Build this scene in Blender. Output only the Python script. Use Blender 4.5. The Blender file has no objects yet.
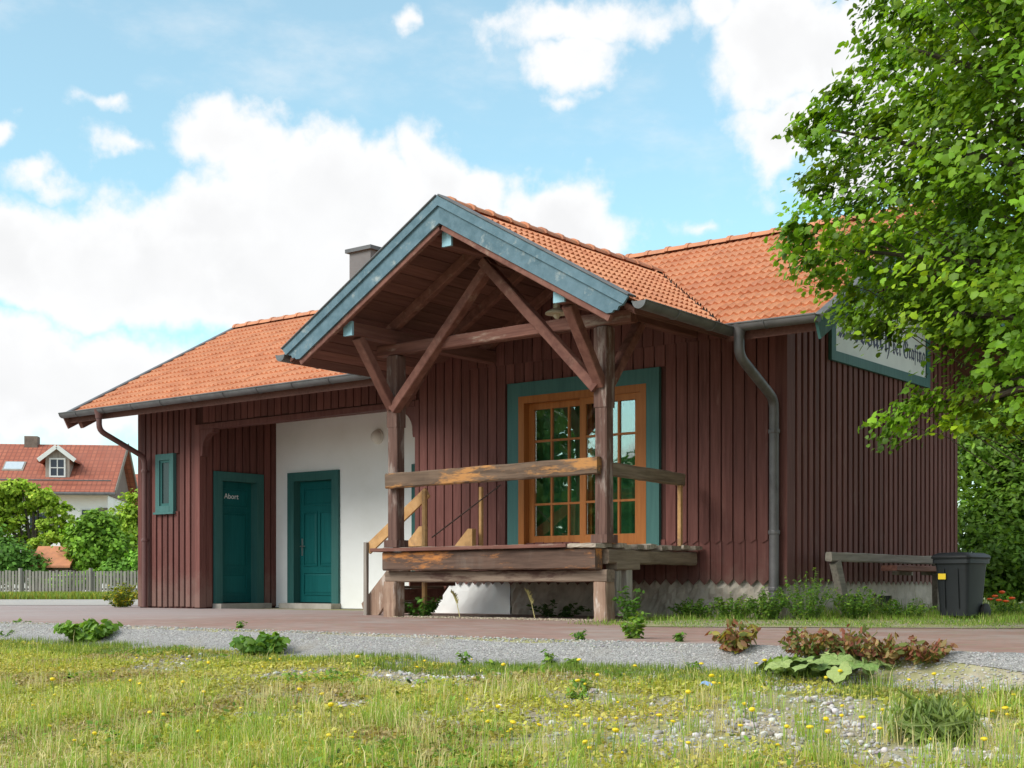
import bpy, bmesh, math, random
import numpy as np
from mathutils import Vector, Matrix

random.seed(7)
rng = np.random.default_rng(7)
scene = bpy.context.scene
C = scene.collection
rad = math.radians

# ------------------------------------------------------------------ camera
FPX, CXP, HZ = 1371.0, 512.0, 583.0
CAM = Vector((7.90, -15.43, 0.45))
FWD = Vector((-0.621, 0.784, 0.0)).normalized()
RGT = Vector((FWD.y, -FWD.x, 0.0))
cd = bpy.data.cameras.new('camera')
cam = bpy.data.objects.new('camera', cd); C.objects.link(cam)
cam.location = CAM
cam.rotation_euler = (rad(90), 0, math.atan2(-FWD.x, FWD.y))
cd.sensor_fit = 'HORIZONTAL'; cd.sensor_width = 36.0
cd.lens = 36.0 * FPX / 1024.0
cd.shift_y = (HZ - 384.0) / 1024.0
cd.clip_start = 0.1; cd.clip_end = 3000
scene.camera = cam

# ------------------------------------------------------------------ world, sun, exposure
SUN_AZ = Vector((-0.34, -0.94, 0)).normalized(); SUN_EL = rad(38)
SKY_STRENGTH = 0.118
EXPOSURE = 1.0
world = bpy.data.worlds.new('World'); scene.world = world; world.use_nodes = True
scene.view_settings.view_transform = 'Standard'; scene.view_settings.look = 'None'
scene.view_settings.gamma = 1.0; scene.view_settings.use_curve_mapping = False
scene.view_settings.exposure = EXPOSURE
sd = bpy.data.lights.new('sun', 'SUN'); sd.energy = 1.65; sd.angle = rad(30); sd.color = (1.0, 0.95, 0.87)
so = bpy.data.objects.new('sun', sd); C.objects.link(so)
sdir = Vector((SUN_AZ.x*math.cos(SUN_EL), SUN_AZ.y*math.cos(SUN_EL), math.sin(SUN_EL)))
so.rotation_euler = (-sdir).to_track_quat('-Z', 'Y').to_euler()
so.location = sdir*60


class NT:
    """tiny node helper"""
    def __init__(s, tree): s.t = tree; s.n = tree.nodes; s.l = tree.links
    def node(s, typ, **kw):
        n = s.n.new(typ)
        for k, v in kw.items(): setattr(n, k, v)
        return n
    def link(s, a, b): s.l.new(a, b)
    def setin(s, inp, v):
        if hasattr(v, 'is_output') or isinstance(v, bpy.types.NodeSocket): s.l.new(v, inp)
        else: inp.default_value = v
    def math(s, op, a, b=0.0, c=0.0, clamp=False):
        n = s.n.new('ShaderNodeMath'); n.operation = op; n.use_clamp = clamp
        s.setin(n.inputs[0], a); s.setin(n.inputs[1], b); s.setin(n.inputs[2], c)
        return n.outputs[0]
    def vmath(s, op, a, b=(0, 0, 0), out=0):
        n = s.n.new('ShaderNodeVectorMath'); n.operation = op
        s.setin(n.inputs[0], a)
        if op == 'SCALE': s.setin(n.inputs[3], b)
        else: s.setin(n.inputs[1], b)
        return n.outputs[out]
    def noise(s, vec, scale, detail=4, rough=0.55, out=0, dist=0.0):
        n = s.n.new('ShaderNodeTexNoise'); s.setin(n.inputs['Vector'], vec)
        n.inputs['Scale'].default_value = scale; n.inputs['Detail'].default_value = detail
        n.inputs['Roughness'].default_value = rough; n.inputs['Distortion'].default_value = dist
        return n.outputs[out]
    def smooth(s, v, lo, hi, a=0.0, b=1.0):
        n = s.n.new('ShaderNodeMapRange'); n.interpolation_type = 'SMOOTHSTEP'
        s.setin(n.inputs[0], v); n.inputs[1].default_value = lo; n.inputs[2].default_value = hi
        n.inputs[3].default_value = a; n.inputs[4].default_value = b
        return n.outputs[0]
    def mix(s, f, a, b, blend='MIX'):
        n = s.n.new('ShaderNodeMix'); n.data_type = 'RGBA'; n.blend_type = blend
        s.setin(n.inputs[0], f); s.setin(n.inputs[6], a); s.setin(n.inputs[7], b)
        return n.outputs[2]


def c4(c): return (c[0], c[1], c[2], 1.0)


def build_world():
    nt = NT(world.node_tree); nt.n.clear()
    out = nt.node('ShaderNodeOutputWorld'); bg = nt.node('ShaderNodeBackground')
    bg.inputs[1].default_value = SKY_STRENGTH
    nt.link(bg.outputs[0], out.inputs[0])
    sky = nt.node('ShaderNodeTexSky', sky_type='NISHITA')
    sky.sun_disc = False; sky.sun_elevation = SUN_EL
    sky.sun_rotation = math.atan2(SUN_AZ.x, SUN_AZ.y); sky.altitude = 500
    sky.air_density = 1.0; sky.dust_density = 0.6; sky.ozone_density = 1.2
    tc = nt.node('ShaderNodeTexCoord'); d = nt.vmath('NORMALIZE', tc.outputs['Generated'])
    dr = nt.vmath('DOT_PRODUCT', d, tuple(RGT), out=1); df = nt.vmath('DOT_PRODUCT', d, tuple(FWD), out=1)
    sep = nt.node('ShaderNodeSeparateXYZ'); nt.link(d, sep.inputs[0]); dz = sep.outputs[2]
    az = nt.math('MULTIPLY', nt.math('ARCTAN2', dr, df), 57.2958)
    el = nt.math('MULTIPLY', nt.math('ARCSINE', dz), 57.2958)
    comb = nt.node('ShaderNodeCombineXYZ'); nt.link(az, comb.inputs[0]); nt.link(el, comb.inputs[1])
    P = comb.outputs[0]
    # billowing warp of the cloud outlines
    w1 = nt.noise(d, 9.0, 3, 0.5, out=1)
    w2 = nt.noise(d, 26.0, 5, 0.5, out=1)
    warp = nt.vmath('ADD', nt.vmath('SCALE', nt.vmath('SUBTRACT', w1, (.5, .5, .5)), 2.6),
                    nt.vmath('SCALE', nt.vmath('SUBTRACT', w2, (.5, .5, .5)), 3.2))
    Pw = nt.vmath('ADD', P, warp)
    # cloud masses: azimuth, elevation, half-widths (degrees)
    px = [(330, 205, 120, 70), (425, 190, 48, 55), (240, 142, 72, 36), (215, 235, 120, 50), (140, 275, 130, 62),
          (60, 385, 150, 70), (300, 285, 200, 75), (5, 255, 70, 55), (45, 190, 40, 14), (560, 222, 84, 46), (475, 215, 70, 40),
          (570, 30, 92, 26), (560, 62, 50, 24), (575, 92, 22, 10), (800, 45, 110, 60), (775, 130, 52, 42), (705, 22, 40, 30),
          (930, 80, 120, 90), (128, 152, 34, 11), (104, 104, 20, 9), (405, 30, 18, 15), (-4, 122, 20, 20),
          (703, 219, 20, 7), (860, 150, 60, 50), (820, 190, 50, 24)]
    field = None
    for (x, y, rx, ry) in px:
        a = math.degrees(math.atan((x-CXP)/FPX)); e = math.degrees(math.atan((HZ-y)/FPX*math.cos(rad(a))))
        v = nt.vmath('MULTIPLY', nt.vmath('SUBTRACT', Pw, (a, e, 0)), (23.9/rx, 23.9/ry, 0))
        f = nt.math('MULTIPLY', nt.math('SUBTRACT', 1.0, nt.vmath('LENGTH', v, out=1)), (min(rx, ry)/23.9)**.75)
        field = f if field is None else nt.math('MAXIMUM', field, f)
    # the same broken cumulus goes on over the rest of the sky
    sc_ = nt.vmath('MULTIPLY', d, (1, 1, 1.7))
    gen = nt.math('MULTIPLY', nt.math('SUBTRACT', nt.noise(sc_, 3.1, 7, 0.55), 0.465), 9.0)
    inside = nt.math('MULTIPLY', nt.smooth(nt.math('ABSOLUTE', az), 22, 30, 1, 0), nt.smooth(el, 23, 29, 1, 0))
    field = nt.math('ADD', nt.math('MULTIPLY', field, inside), nt.math('MULTIPLY', gen, nt.math('SUBTRACT', 1.0, inside)))
    fine = nt.noise(d, 22.0, 9, 0.60)
    field = nt.math('ADD', field, nt.math('MULTIPLY', nt.math('SUBTRACT', fine, 0.5), 2.3))
    alpha = nt.smooth(field, -0.22, 0.62)
    wisp = nt.math('MULTIPLY', nt.smooth(nt.noise(nt.vmath('MULTIPLY', d, (1, 1, 2.2)), 7.0, 6, 0.6), 0.50, 0.78), 0.42)
    alpha = nt.math('MAXIMUM', alpha, wisp)
    low = nt.smooth(el, 0.0, 9.0, 0.75, 0.0)
    alpha = nt.math('MAXIMUM', alpha, low)
    # thick middles are a touch greyer than the edges
    thick = nt.smooth(field, 0.2, 1.6)
    shade = nt.mix(nt.math('MULTIPLY', thick, nt.smooth(nt.noise(d, 14.0, 4, 0.5), 0.3, 0.75, 0.35, 1.0)), c4((4.35, 4.37, 4.40)), c4((3.85, 3.88, 3.92)))
    skyc = nt.mix(1.0, sky.outputs[0], c4((.74, 1.12, .96)), 'MULTIPLY')
    skyc = nt.mix(.23, skyc, c4((4.2, 4.5, 4.7)))
    nt.link(nt.mix(alpha, skyc, shade), bg.inputs[0])


build_world()

# ------------------------------------------------------------------ placement helpers
def U(px, py, depth):
    return CAM + RGT*((px-CXP)/FPX*depth) + FWD*depth + Vector((0, 0, (HZ-py)/FPX*depth))


def vnoise(x, y, scale, seed=0, octaves=3):
    x = np.asarray(x, float)*scale; y = np.asarray(y, float)*scale
    tot = 0; amp = 1; norm = 0
    for o in range(octaves):
        xi = np.floor(x).astype(np.int64); yi = np.floor(y).astype(np.int64); fx = x-xi; fy = y-yi
        fx = fx*fx*(3-2*fx); fy = fy*fy*(3-2*fy)
        def h(a, b):
            n = (a*374761393 + b*668265263 + (seed+o)*1274126177) & 0xFFFFFFFF
            n = ((n ^ (n >> 13))*1274126177) & 0xFFFFFFFF
            return ((n ^ (n >> 16)) & 0xFFFF)/65535.0
        v = (h(xi, yi)*(1-fx)+h(xi+1, yi)*fx)*(1-fy) + (h(xi, yi+1)*(1-fx)+h(xi+1, yi+1)*fx)*fy
        tot = tot+v*amp; norm += amp; amp *= .5; x = x*2.03; y = y*2.03
    return tot/norm


EDGE = -6.62
def gz(x, y):
    x = np.asarray(x, float); y = np.asarray(y, float)
    e = EDGE + (vnoise(x, x*0+3, .8, 5)-.5)*.12
    z = np.where(y > e, -0.012, 0.0)
    t = np.clip((e-y)/.45, 0, 1); t = t*t*(3-2*t)
    dz = -.19*t - .062*np.clip(e-.45-y, 0, 9.5)
    b = (vnoise(x, y, .9, 1)-.5)*.10 + (vnoise(x, y, 3.0, 2)-.5)*.035
    return z + np.where(y > e, 0, dz + b*np.clip((e-y)/.8, 0, 1))


def G(px, py):
    """where the view ray through a pixel meets the ground"""
    d = 4.0
    while d < 60:
        p = U(px, py, d)
        if p.z <= float(gz(p.x, p.y)): return p
        d += .02
    return U(px, py, 30)


# ------------------------------------------------------------------ materials
MATS = {}
def new_mat(name):
    m = bpy.data.materials.new(name); m.use_nodes = True
    nt = NT(m.node_tree); nt.n.clear()
    out = nt.node('ShaderNodeOutputMaterial'); p = nt.node('ShaderNodeBsdfPrincipled')
    nt.link(p.outputs[0], out.inputs[0]); MATS[name] = m
    return m, nt, p, out


def bump(nt, p, height, strength=.3, dist=.01):
    b = nt.node('ShaderNodeBump'); b.inputs['Strength'].default_value = strength; b.inputs['Distance'].default_value = dist
    nt.setin(b.inputs['Height'], height); nt.link(b.outputs[0], p.inputs['Normal'])


def pos(nt): return nt.node('ShaderNodeNewGeometry').outputs['Position']


def wood(name, lo, hi, axis='Z', rough=.75, wear=None, wear_lo=.55, wear_hi=.75, rand=.25, grain=26, wscale=1.6, extra=None, dirt=None, splash=False):
    m, nt, p, _ = new_mat(name)
    P = pos(nt)
    st = {'X': (.06, 1, 1), 'Y': (1, .06, 1), 'Z': (1, 1, .06), 'N': (.35, .35, .35)}[axis]
    oi = nt.node('ShaderNodeObjectInfo')
    off = nt.math('MULTIPLY', oi.outputs['Random'], 17.0)
    P2 = nt.vmath('ADD', nt.vmath('MULTIPLY', P, st), nt.vmath('MULTIPLY', (1, 1, 1), (0, 0, 0)))
    cb = nt.node('ShaderNodeCombineXYZ'); nt.link(off, cb.inputs[0]); nt.link(off, cb.inputs[1]); nt.link(off, cb.inputs[2])
    P2 = nt.vmath('ADD', P2, cb.outputs[0])
    g = nt.noise(P2, grain, 5, .6); big = nt.noise(P2, 3.0, 3, .5)
    col = nt.mix(nt.smooth(g, .25, .75), c4(lo), c4(hi))
    col = nt.mix(nt.math('MULTIPLY', nt.smooth(big, .3, .7), .4), col, c4(tuple(.55*a+.45*b for a, b in zip(hi, (hi[0]*1.25, hi[1]*1.25, hi[2]*1.25)))))
    if wear is not None:
        sw = {'X': (.22, 1, 1), 'Y': (1, .22, 1), 'Z': (1, 1, .22), 'N': (.6, .6, .6)}[axis]
        Pw = nt.vmath('ADD', nt.vmath('MULTIPLY', P, sw), cb.outputs[0])
        wn = nt.math('ADD', nt.math('MULTIPLY', nt.noise(Pw, wscale*5, 4, .6), .62), nt.math('MULTIPLY', nt.noise(Pw, 24, 8, .72), .38))
        col = nt.mix(nt.smooth(wn, wear_lo, wear_hi), col, c4(wear))
    if dirt is not None:
        dn = nt.noise(nt.vmath('MULTIPLY', P, (1.2, 1.2, .5)), 2.2, 5, .65)
        col = nt.mix(nt.smooth(dn, .5, .8, 0, .55), col, c4(dirt))
    if splash:      # dust thrown up by rain on the lowest half metre, and dried runs
        sp_ = nt.node('ShaderNodeSeparateXYZ'); nt.link(P, sp_.inputs[0])
        hgt = nt.math('SUBTRACT', sp_.outputs[2], nt.math('MULTIPLY', nt.noise(P, 5.0, 5, .65), 1.1))
        col = nt.mix(nt.smooth(hgt, -.45, .25, .35, 0), col, c4((.25, .19, .155)))
        runs = nt.noise(nt.vmath('MULTIPLY', P, (1, 1, .05)), 11.0, 4, .6)
        col = nt.mix(nt.smooth(runs, .58, .75, 0, .45), col, c4((.075, .032, .028)))
    hsv = nt.node('ShaderNodeHueSaturation'); nt.link(col, hsv.inputs['Color'])
    nt.link(nt.smooth(oi.outputs['Random'], 0, 1, 1-rand, 1+rand), hsv.inputs['Value'])
    nt.link(hsv.outputs[0], p.inputs['Base Color'])
    p.inputs['Roughness'].default_value = rough; p.inputs['Specular IOR Level'].default_value = .22
    bump(nt, p, g, .35, .006)
    return m


def plain(name, col, rough=.6, var=.12, scale=6, metal=0.0, bs=.15, col2=None):
    m, nt, p, _ = new_mat(name)
    P = pos(nt); n = nt.noise(P, scale, 6, .6); n2 = nt.noise(P, scale*9, 4, .6)
    c2 = col2 or tuple(c*(1-2.2*var) for c in col)
    c = nt.mix(nt.smooth(n, .35, .75), c4(col), c4(c2))
    c = nt.mix(nt.math('MULTIPLY', n2, .35), c, c4(tuple(x*(1+var) for x in col)))
    nt.link(c, p.inputs['Base Color']); p.inputs['Roughness'].default_value = rough; p.inputs['Metallic'].default_value = metal
    bump(nt, p, n2, bs, .004)
    return m


def leafmat(name, trans=.35, rough=.5):
    m, nt, p, out = new_mat(name)
    a = nt.node('ShaderNodeVertexColor', layer_name='Col')
    nt.link(a.outputs[0], p.inputs['Base Color']); p.inputs['Roughness'].default_value = rough
    p.inputs['Specular IOR Level'].default_value = .3
    tr = nt.node('ShaderNodeBsdfTranslucent')
    nt.link(nt.mix(1.0, a.outputs[0], c4((1.5, 1.45, .6)), 'MULTIPLY'), tr.inputs[0])
    mx = nt.node('ShaderNodeMixShader'); mx.inputs[0].default_value = trans
    nt.link(p.outputs[0], mx.inputs[1]); nt.link(tr.outputs[0], mx.inputs[2]); nt.link(mx.outputs[0], out.inputs[0])
    return m


def tilemat(name, snap):
    m, nt, p, _ = new_mat(name)
    P = pos(nt)
    sn = nt.vmath('SNAP', nt.vmath('ADD', P, (50.07, 50.03, 0)), snap)
    wn = nt.node('ShaderNodeTexWhiteNoise'); nt.link(sn, wn.inputs[0])
    big = nt.noise(P, .9, 5, .6); mid = nt.noise(P, 7, 5, .65); fine = nt.noise(P, 60, 4, .6)
    c = nt.mix(wn.outputs[0], c4((.56, .205, .095)), c4((.72, .315, .16)))
    c = nt.mix(nt.smooth(wn.outputs[0], .86, .96, 0, .5), c, c4((.45, .15, .08)))
    c = nt.mix(nt.smooth(big, .4, .75, 0, .5), c, c4((.70, .33, .17)))
    c = nt.mix(nt.smooth(mid, .50, .76, 0, .5), c, c4((.40, .165, .095)))
    c = nt.mix(nt.math('MULTIPLY', fine, .25), c, c4((.36, .15, .09)))
    c = nt.mix(nt.smooth(nt.noise(P, 22, 6, .7), .64, .74, 0, .4), c, c4((.24, .14, .10)))
    c = nt.mix(nt.smooth(nt.noise(P, 2.6, 7, .7), .62, .74, 0, .3), c, c4((.42, .33, .20)))
    nt.link(c, p.inputs['Base Color']); p.inputs['Roughness'].default_value = .7
    bump(nt, p, fine, .25, .004)
    return m


BR_LO, BR_HI = (.100, .035, .029), (.168, .065, .055)
M_board = wood('brown_board', BR_LO, BR_HI, 'Z', .7, wear=(.20, .090, .076), wear_lo=.55, wear_hi=.74, rand=.14, splash=True)
M_boardside = wood('brown_board_gable', BR_LO, BR_HI, 'Z', .7, wear=(.20, .105, .09), wear_lo=.54, wear_hi=.72, rand=.18, splash=True)
M_backing = wood('brown_backing', (.060, .022, .018), (.09, .036, .030), 'Z', .8, rand=.0)
M_beam = wood('brown_timber', (.11, .043, .034), (.23, .105, .08), 'N', .75, wear=(.28, .17, .13), wear_lo=.54, wear_hi=.68, rand=.1)
M_beamx = wood('brown_timber_x', (.10, .04, .031), (.215, .098, .075), 'X', .75, wear=(.33, .24, .19), wear_lo=.53, wear_hi=.68, rand=.1)
M_beamy = wood('brown_timber_y', (.11, .043, .034), (.21, .098, .075), 'Y', .75, rand=.1)
M_beamz = wood('brown_timber_z', (.075, .038, .031), (.175, .10, .08), 'Z', .8, wear=(.30, .24, .21), wear_lo=.50, wear_hi=.64, rand=.1)
M_soffit = wood('soffit_board', (.115, .048, .038), (.20, .092, .072), 'Y', .75, rand=.22)
M_oldx = wood('weathered_x', (.065, .042, .030), (.20, .135, .095), 'X', .85, wear=(.50, .24, .085), wear_lo=.52, wear_hi=.62, rand=.12, wscale=.9, dirt=(.07, .035, .03))
M_oldx2 = wood('weathered_front', (.055, .034, .027), (.15, .092, .068), 'X', .85, wear=(.50, .20, .06), wear_lo=.51, wear_hi=.62, rand=.08, wscale=.8, dirt=(.19, .15, .125))
M_lower = wood('weathered_lower', (.11, .075, .055), (.29, .215, .165), 'X', .88, wear=(.09, .05, .04), wear_lo=.48, wear_hi=.60, rand=.1, wscale=.9)
M_oldy = wood('weathered_y', (.12, .085, .062), (.30, .23, .17), 'Y', .85, wear=(.09, .055, .045), wear_lo=.55, wear_hi=.75, rand=.15)
M_oldz = wood('weathered_z', (.17, .095, .065), (.36, .245, .18), 'Z', .85, wear=(.60, .52, .46), wear_lo=.50, wear_hi=.64, rand=.12)
M_grey = wood('grey_wood', (.12, .10, .085), (.27, .235, .20), 'Y', .9, wear=(.10, .08, .07), wear_lo=.55, wear_hi=.8, rand=.15)
M_greyz = wood('grey_wood_z', (.20, .175, .15), (.36, .32, .28), 'Z', .9, wear=(.12, .10, .08), wear_lo=.58, wear_hi=.8, rand=.15)
M_fresh = wood('fresh_wood', (.44, .23, .085), (.62, .37, .17), 'N', .7, wear=(.34, .20, .11), wear_lo=.50, wear_hi=.66, rand=.08)
M_rotten = wood('rotten_wood', (.20, .16, .125), (.46, .39, .32), 'X', .9, wear=(.10, .07, .05), wear_lo=.5, wear_hi=.7, rand=.3)
M_orange = wood('orange_joinery', (.27, .085, .022), (.39, .145, .04), 'Z', .45, wear=(.46, .21, .075), wear_lo=.6, wear_hi=.85, rand=.06)
M_teal = wood('teal_paint', (.046, .125, .118), (.066, .165, .155), 'Z', .55, wear=(.09, .23, .215), wear_lo=.64, wear_hi=.85, rand=.03)
M_door = wood('teal_door', (.006, .092, .092), (.010, .120, .120), 'Z', .42, rand=.02)
M_tealf = wood('teal_door_frame', (.028, .105, .100), (.045, .14, .13), 'Z', .55, rand=.02)
M_blue = wood('blue_barge', (.072, .132, .165), (.13, .205, .25), 'N', .7, wear=(.34, .38, .38), wear_lo=.54, wear_hi=.70, rand=.05)
M_bluecap = plain('blue_cap', (.30, .52, .62), .55)
M_zinc = plain('zinc', (.155, .155, .16), .5, .2, 5, .35)
M_pipe = plain('zinc_pipe', (.145, .135, .14), .5, .25, 4, .3)
M_brownpipe = plain('brown_pipe', (.14, .062, .055), .5, .1)
M_white = plain('white_plaster', (.87, .875, .87), .9, .04, 1.3, bs=.35, col2=(.79, .79, .77))
M_stone = plain('plinth_stone', (.50, .44, .37), .92, .2, 4, bs=.9, col2=(.26, .22, .18))
M_stonedark = plain('plinth_stone_brown', (.20, .165, .135), .95, .2, 3, bs=.7, col2=(.10, .08, .065))
M_conc = plain('concrete', (.40, .37, .33), .9, .15, 5, bs=.4, col2=(.25, .225, .20))
M_tile = tilemat('roof_tiles', (.225, .29, 9.0))
M_tilep = tilemat('porch_tiles', (.27, .225, 9.0))
M_ridge = plain('ridge_tile', (.58, .24, .12), .75, .15, 4, bs=.3, col2=(.36, .16, .10))
M_lead = plain('lead', (.12, .12, .125), .55, .2, 4, .4)
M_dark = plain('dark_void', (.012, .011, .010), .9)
M_chim = plain('chimney_cladding', (.15, .135, .135), .6, .1, 3)
M_metal = plain('steel', (.55, .55, .55), .3, .05, 8, .9)
M_cream = plain('lamp_enamel', (.75, .68, .50), .4, .05)
M_lampbeige = plain('lamp_beige', (.74, .71, .66), .45, .04)
M_signw = plain('sign_white', (.72, .74, .72), .6, .05, 3, bs=.1)
M_ink = plain('sign_ink', (.035, .04, .10), .6, .05)
M_lettw = plain('lettering_white', (.85, .85, .85), .6, .02)
M_bin = plain('bin_plastic', (.011, .0135, .0175), .5, .15, 8, bs=.1)
M_tyre = plain('bin_wheel', (.015, .015, .015), .7)
M_yellow = plain('sticker_yellow', (.80, .55, .02), .5, .03)
M_bark = plain('bark', (.085, .066, .05), .95, .25, 8, bs=1.0)
M_leaf = leafmat('leaf', .38)
M_leaff = leafmat('leaf_far', .25, .7)
M_grass = leafmat('grass_blade', .30, .6)
M_curtain = plain('green_curtain', (.05, .22, .09), .9, .2, 2)
M_picket = wood('picket', (.18, .17, .15), (.30, .285, .255), 'Z', .9, rand=.2)
M_flower = plain('yellow_petal', (.85, .62, .01), .5, .05)
M_poppy = plain('poppy_petal', (.80, .10, .01), .5, .05)
M_stem = plain('stem_green', (.12, .20, .045), .6)
M_rust = plain('rusty_iron', (.17, .11, .095), .7, .2, 12, .3)
M_straw = plain('straw', (.70, .62, .26), .7)
M_bluepl = plain('blue_plastic', (.25, .42, .75), .4)


def glass():
    m, nt, p, out = new_mat('window_glass')
    gl = nt.node('ShaderNodeBsdfGlossy'); gl.inputs['Roughness'].default_value = .01; gl.inputs['Color'].default_value = (1, 1, 1, 1)
    tr = nt.node('ShaderNodeBsdfTransparent'); tr.inputs[0].default_value = (.92, .96, .93, 1)
    fr = nt.node('ShaderNodeFresnel'); fr.inputs[0].default_value = 1.5
    f = nt.math('ADD', nt.math('MULTIPLY', fr.outputs[0], 2.2), .06, clamp=True)
    mx = nt.node('ShaderNodeMixShader'); nt.link(f, mx.inputs[0]); nt.link(tr.outputs[0], mx.inputs[1]); nt.link(gl.outputs[0], mx.inputs[2])
    bn = nt.node('ShaderNodeBump'); bn.inputs['Strength'].default_value = .06; bn.inputs['Distance'].default_value = .02
    nt.link(nt.noise(pos(nt), 2.5, 2, .4), bn.inputs['Height']); nt.link(bn.outputs[0], gl.inputs['Normal'])
    nt.link(mx.outputs[0], out.inputs[0])
    return m
M_glass = glass()
M_glassdull = plain('dull_glass', (.02, .035, .035), .25, .1, bs=.02)


def paving_mat():
    m, nt, p, _ = new_mat('brick_paving')
    P = pos(nt)
    br = nt.node('ShaderNodeTexBrick'); nt.link(P, br.inputs['Vector'])
    br.inputs['Scale'].default_value = 1.0; br.inputs['Brick Width'].default_value = .21; br.inputs['Row Height'].default_value = .105
    br.inputs['Mortar Size'].default_value = .006
    br.inputs['Color1'].default_value = c4((.30, .155, .12)); br.inputs['Color2'].default_value = c4((.37, .22, .18)); br.inputs['Mortar'].default_value = c4((.24, .20, .17))
    n = nt.noise(P, .8, 6, .65); n2 = nt.noise(P, 5, 5, .6)
    c = nt.mix(nt.smooth(n, .42, .72, 0, .75), br.outputs[0], c4((.39, .33, .30)))
    c = nt.mix(nt.smooth(n2, .48, .75, 0, .6), c, c4((.21, .16, .12)))
    c = nt.mix(nt.smooth(nt.noise(P, 2.3, 7, .7), .55, .70, 0, .55), c, c4((.25, .25, .12)))
    sep = nt.node('ShaderNodeSeparateXYZ'); nt.link(P, sep.inputs[0])
    c = nt.mix(nt.smooth(nt.math('ADD', sep.outputs[0], nt.math('MULTIPLY', n, 3.0)), -7.5, -3.0, .62, 0), c, c4((.40, .345, .34)))
    nt.link(c, p.inputs['Base Color']); p.inputs['Roughness'].default_value = .9
    bump(nt, p, br.outputs[1], .4, -.01)
    return m


def ground_mat():
    m, nt, p, _ = new_mat('ground_soil')
    P = pos(nt); n = nt.noise(P, 1.1, 6, .65); n2 = nt.noise(P, 9, 6, .65); n3 = nt.noise(P, 45, 4, .6)
    c = nt.mix(nt.smooth(n2, .3, .7), c4((.28, .235, .16)), c4((.46, .40, .30)))
    c = nt.mix(nt.smooth(n, .42, .62, 0, .75), c, c4((.27, .28, .07)))
    c = nt.mix(nt.smooth(n3, .5, .75, 0, .6), c, c4((.50, .45, .37)))
    nt.link(c, p.inputs['Base Color']); p.inputs['Roughness'].default_value = .95
    bump(nt, p, n3, .6, .02)
    return m


def gravel_mat():
    m, nt, p, _ = new_mat('gravel')
    P = pos(nt)
    v = nt.node('ShaderNodeTexVoronoi'); nt.link(P, v.inputs['Vector']); v.inputs['Scale'].default_value = 95
    hs = nt.node('ShaderNodeSeparateColor'); nt.link(v.outputs['Color'], hs.inputs[0])
    c = nt.mix(hs.outputs[0], c4((.20, .19, .18)), c4((.46, .44, .43)))
    c = nt.mix(nt.smooth(nt.noise(P, 2.0, 5, .6), .5, .75, 0, .6), c, c4((.34, .30, .24)))
    nt.link(c, p.inputs['Base Color']); p.inputs['Roughness'].default_value = .9
    bump(nt, p, v.outputs['Distance'], .9, .012)
    return m


def stone_mat():
    m, nt, p, _ = new_mat('stones')
    a = nt.node('ShaderNodeVertexColor', layer_name='Col'); n = nt.noise(pos(nt), 80, 4, .6)
    nt.link(nt.mix(nt.math('MULTIPLY', n, .3), a.outputs[0], c4((.25, .22, .18))), p.inputs['Base Color']); p.inputs['Roughness'].default_value = .9
    return m
M_pave = paving_mat(); M_ground = ground_mat(); M_gravel = gravel_mat(); M_stones = stone_mat()
M_roadp = plain('pale_road', (.43, .40, .365), .9, .1, 2)


def house_roof_mat():
    m, nt, p, _ = new_mat('far_roof_tiles')
    tc = nt.node('ShaderNodeTexCoord').outputs['Object']
    br = nt.node('ShaderNodeTexBrick'); nt.link(tc, br.inputs['Vector'])
    br.inputs['Scale'].default_value = 1; br.inputs['Brick Width'].default_value = .25; br.inputs['Row Height'].default_value = .36
    br.offset = 0; br.inputs['Mortar Size'].default_value = .035
    br.inputs['Color1'].default_value = c4((.35, .10, .058)); br.inputs['Color2'].default_value = c4((.44, .14, .08)); br.inputs['Mortar'].default_value = c4((.26, .08, .05))
    n = nt.noise(tc, .6, 5, .6)
    nt.link(nt.mix(nt.smooth(n, .4, .75, 0, .5), br.outputs[0], c4((.34, .13, .09))), p.inputs['Base Color']); p.inputs['Roughness'].default_value = .8
    return m
M_hroof = house_roof_mat()


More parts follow.
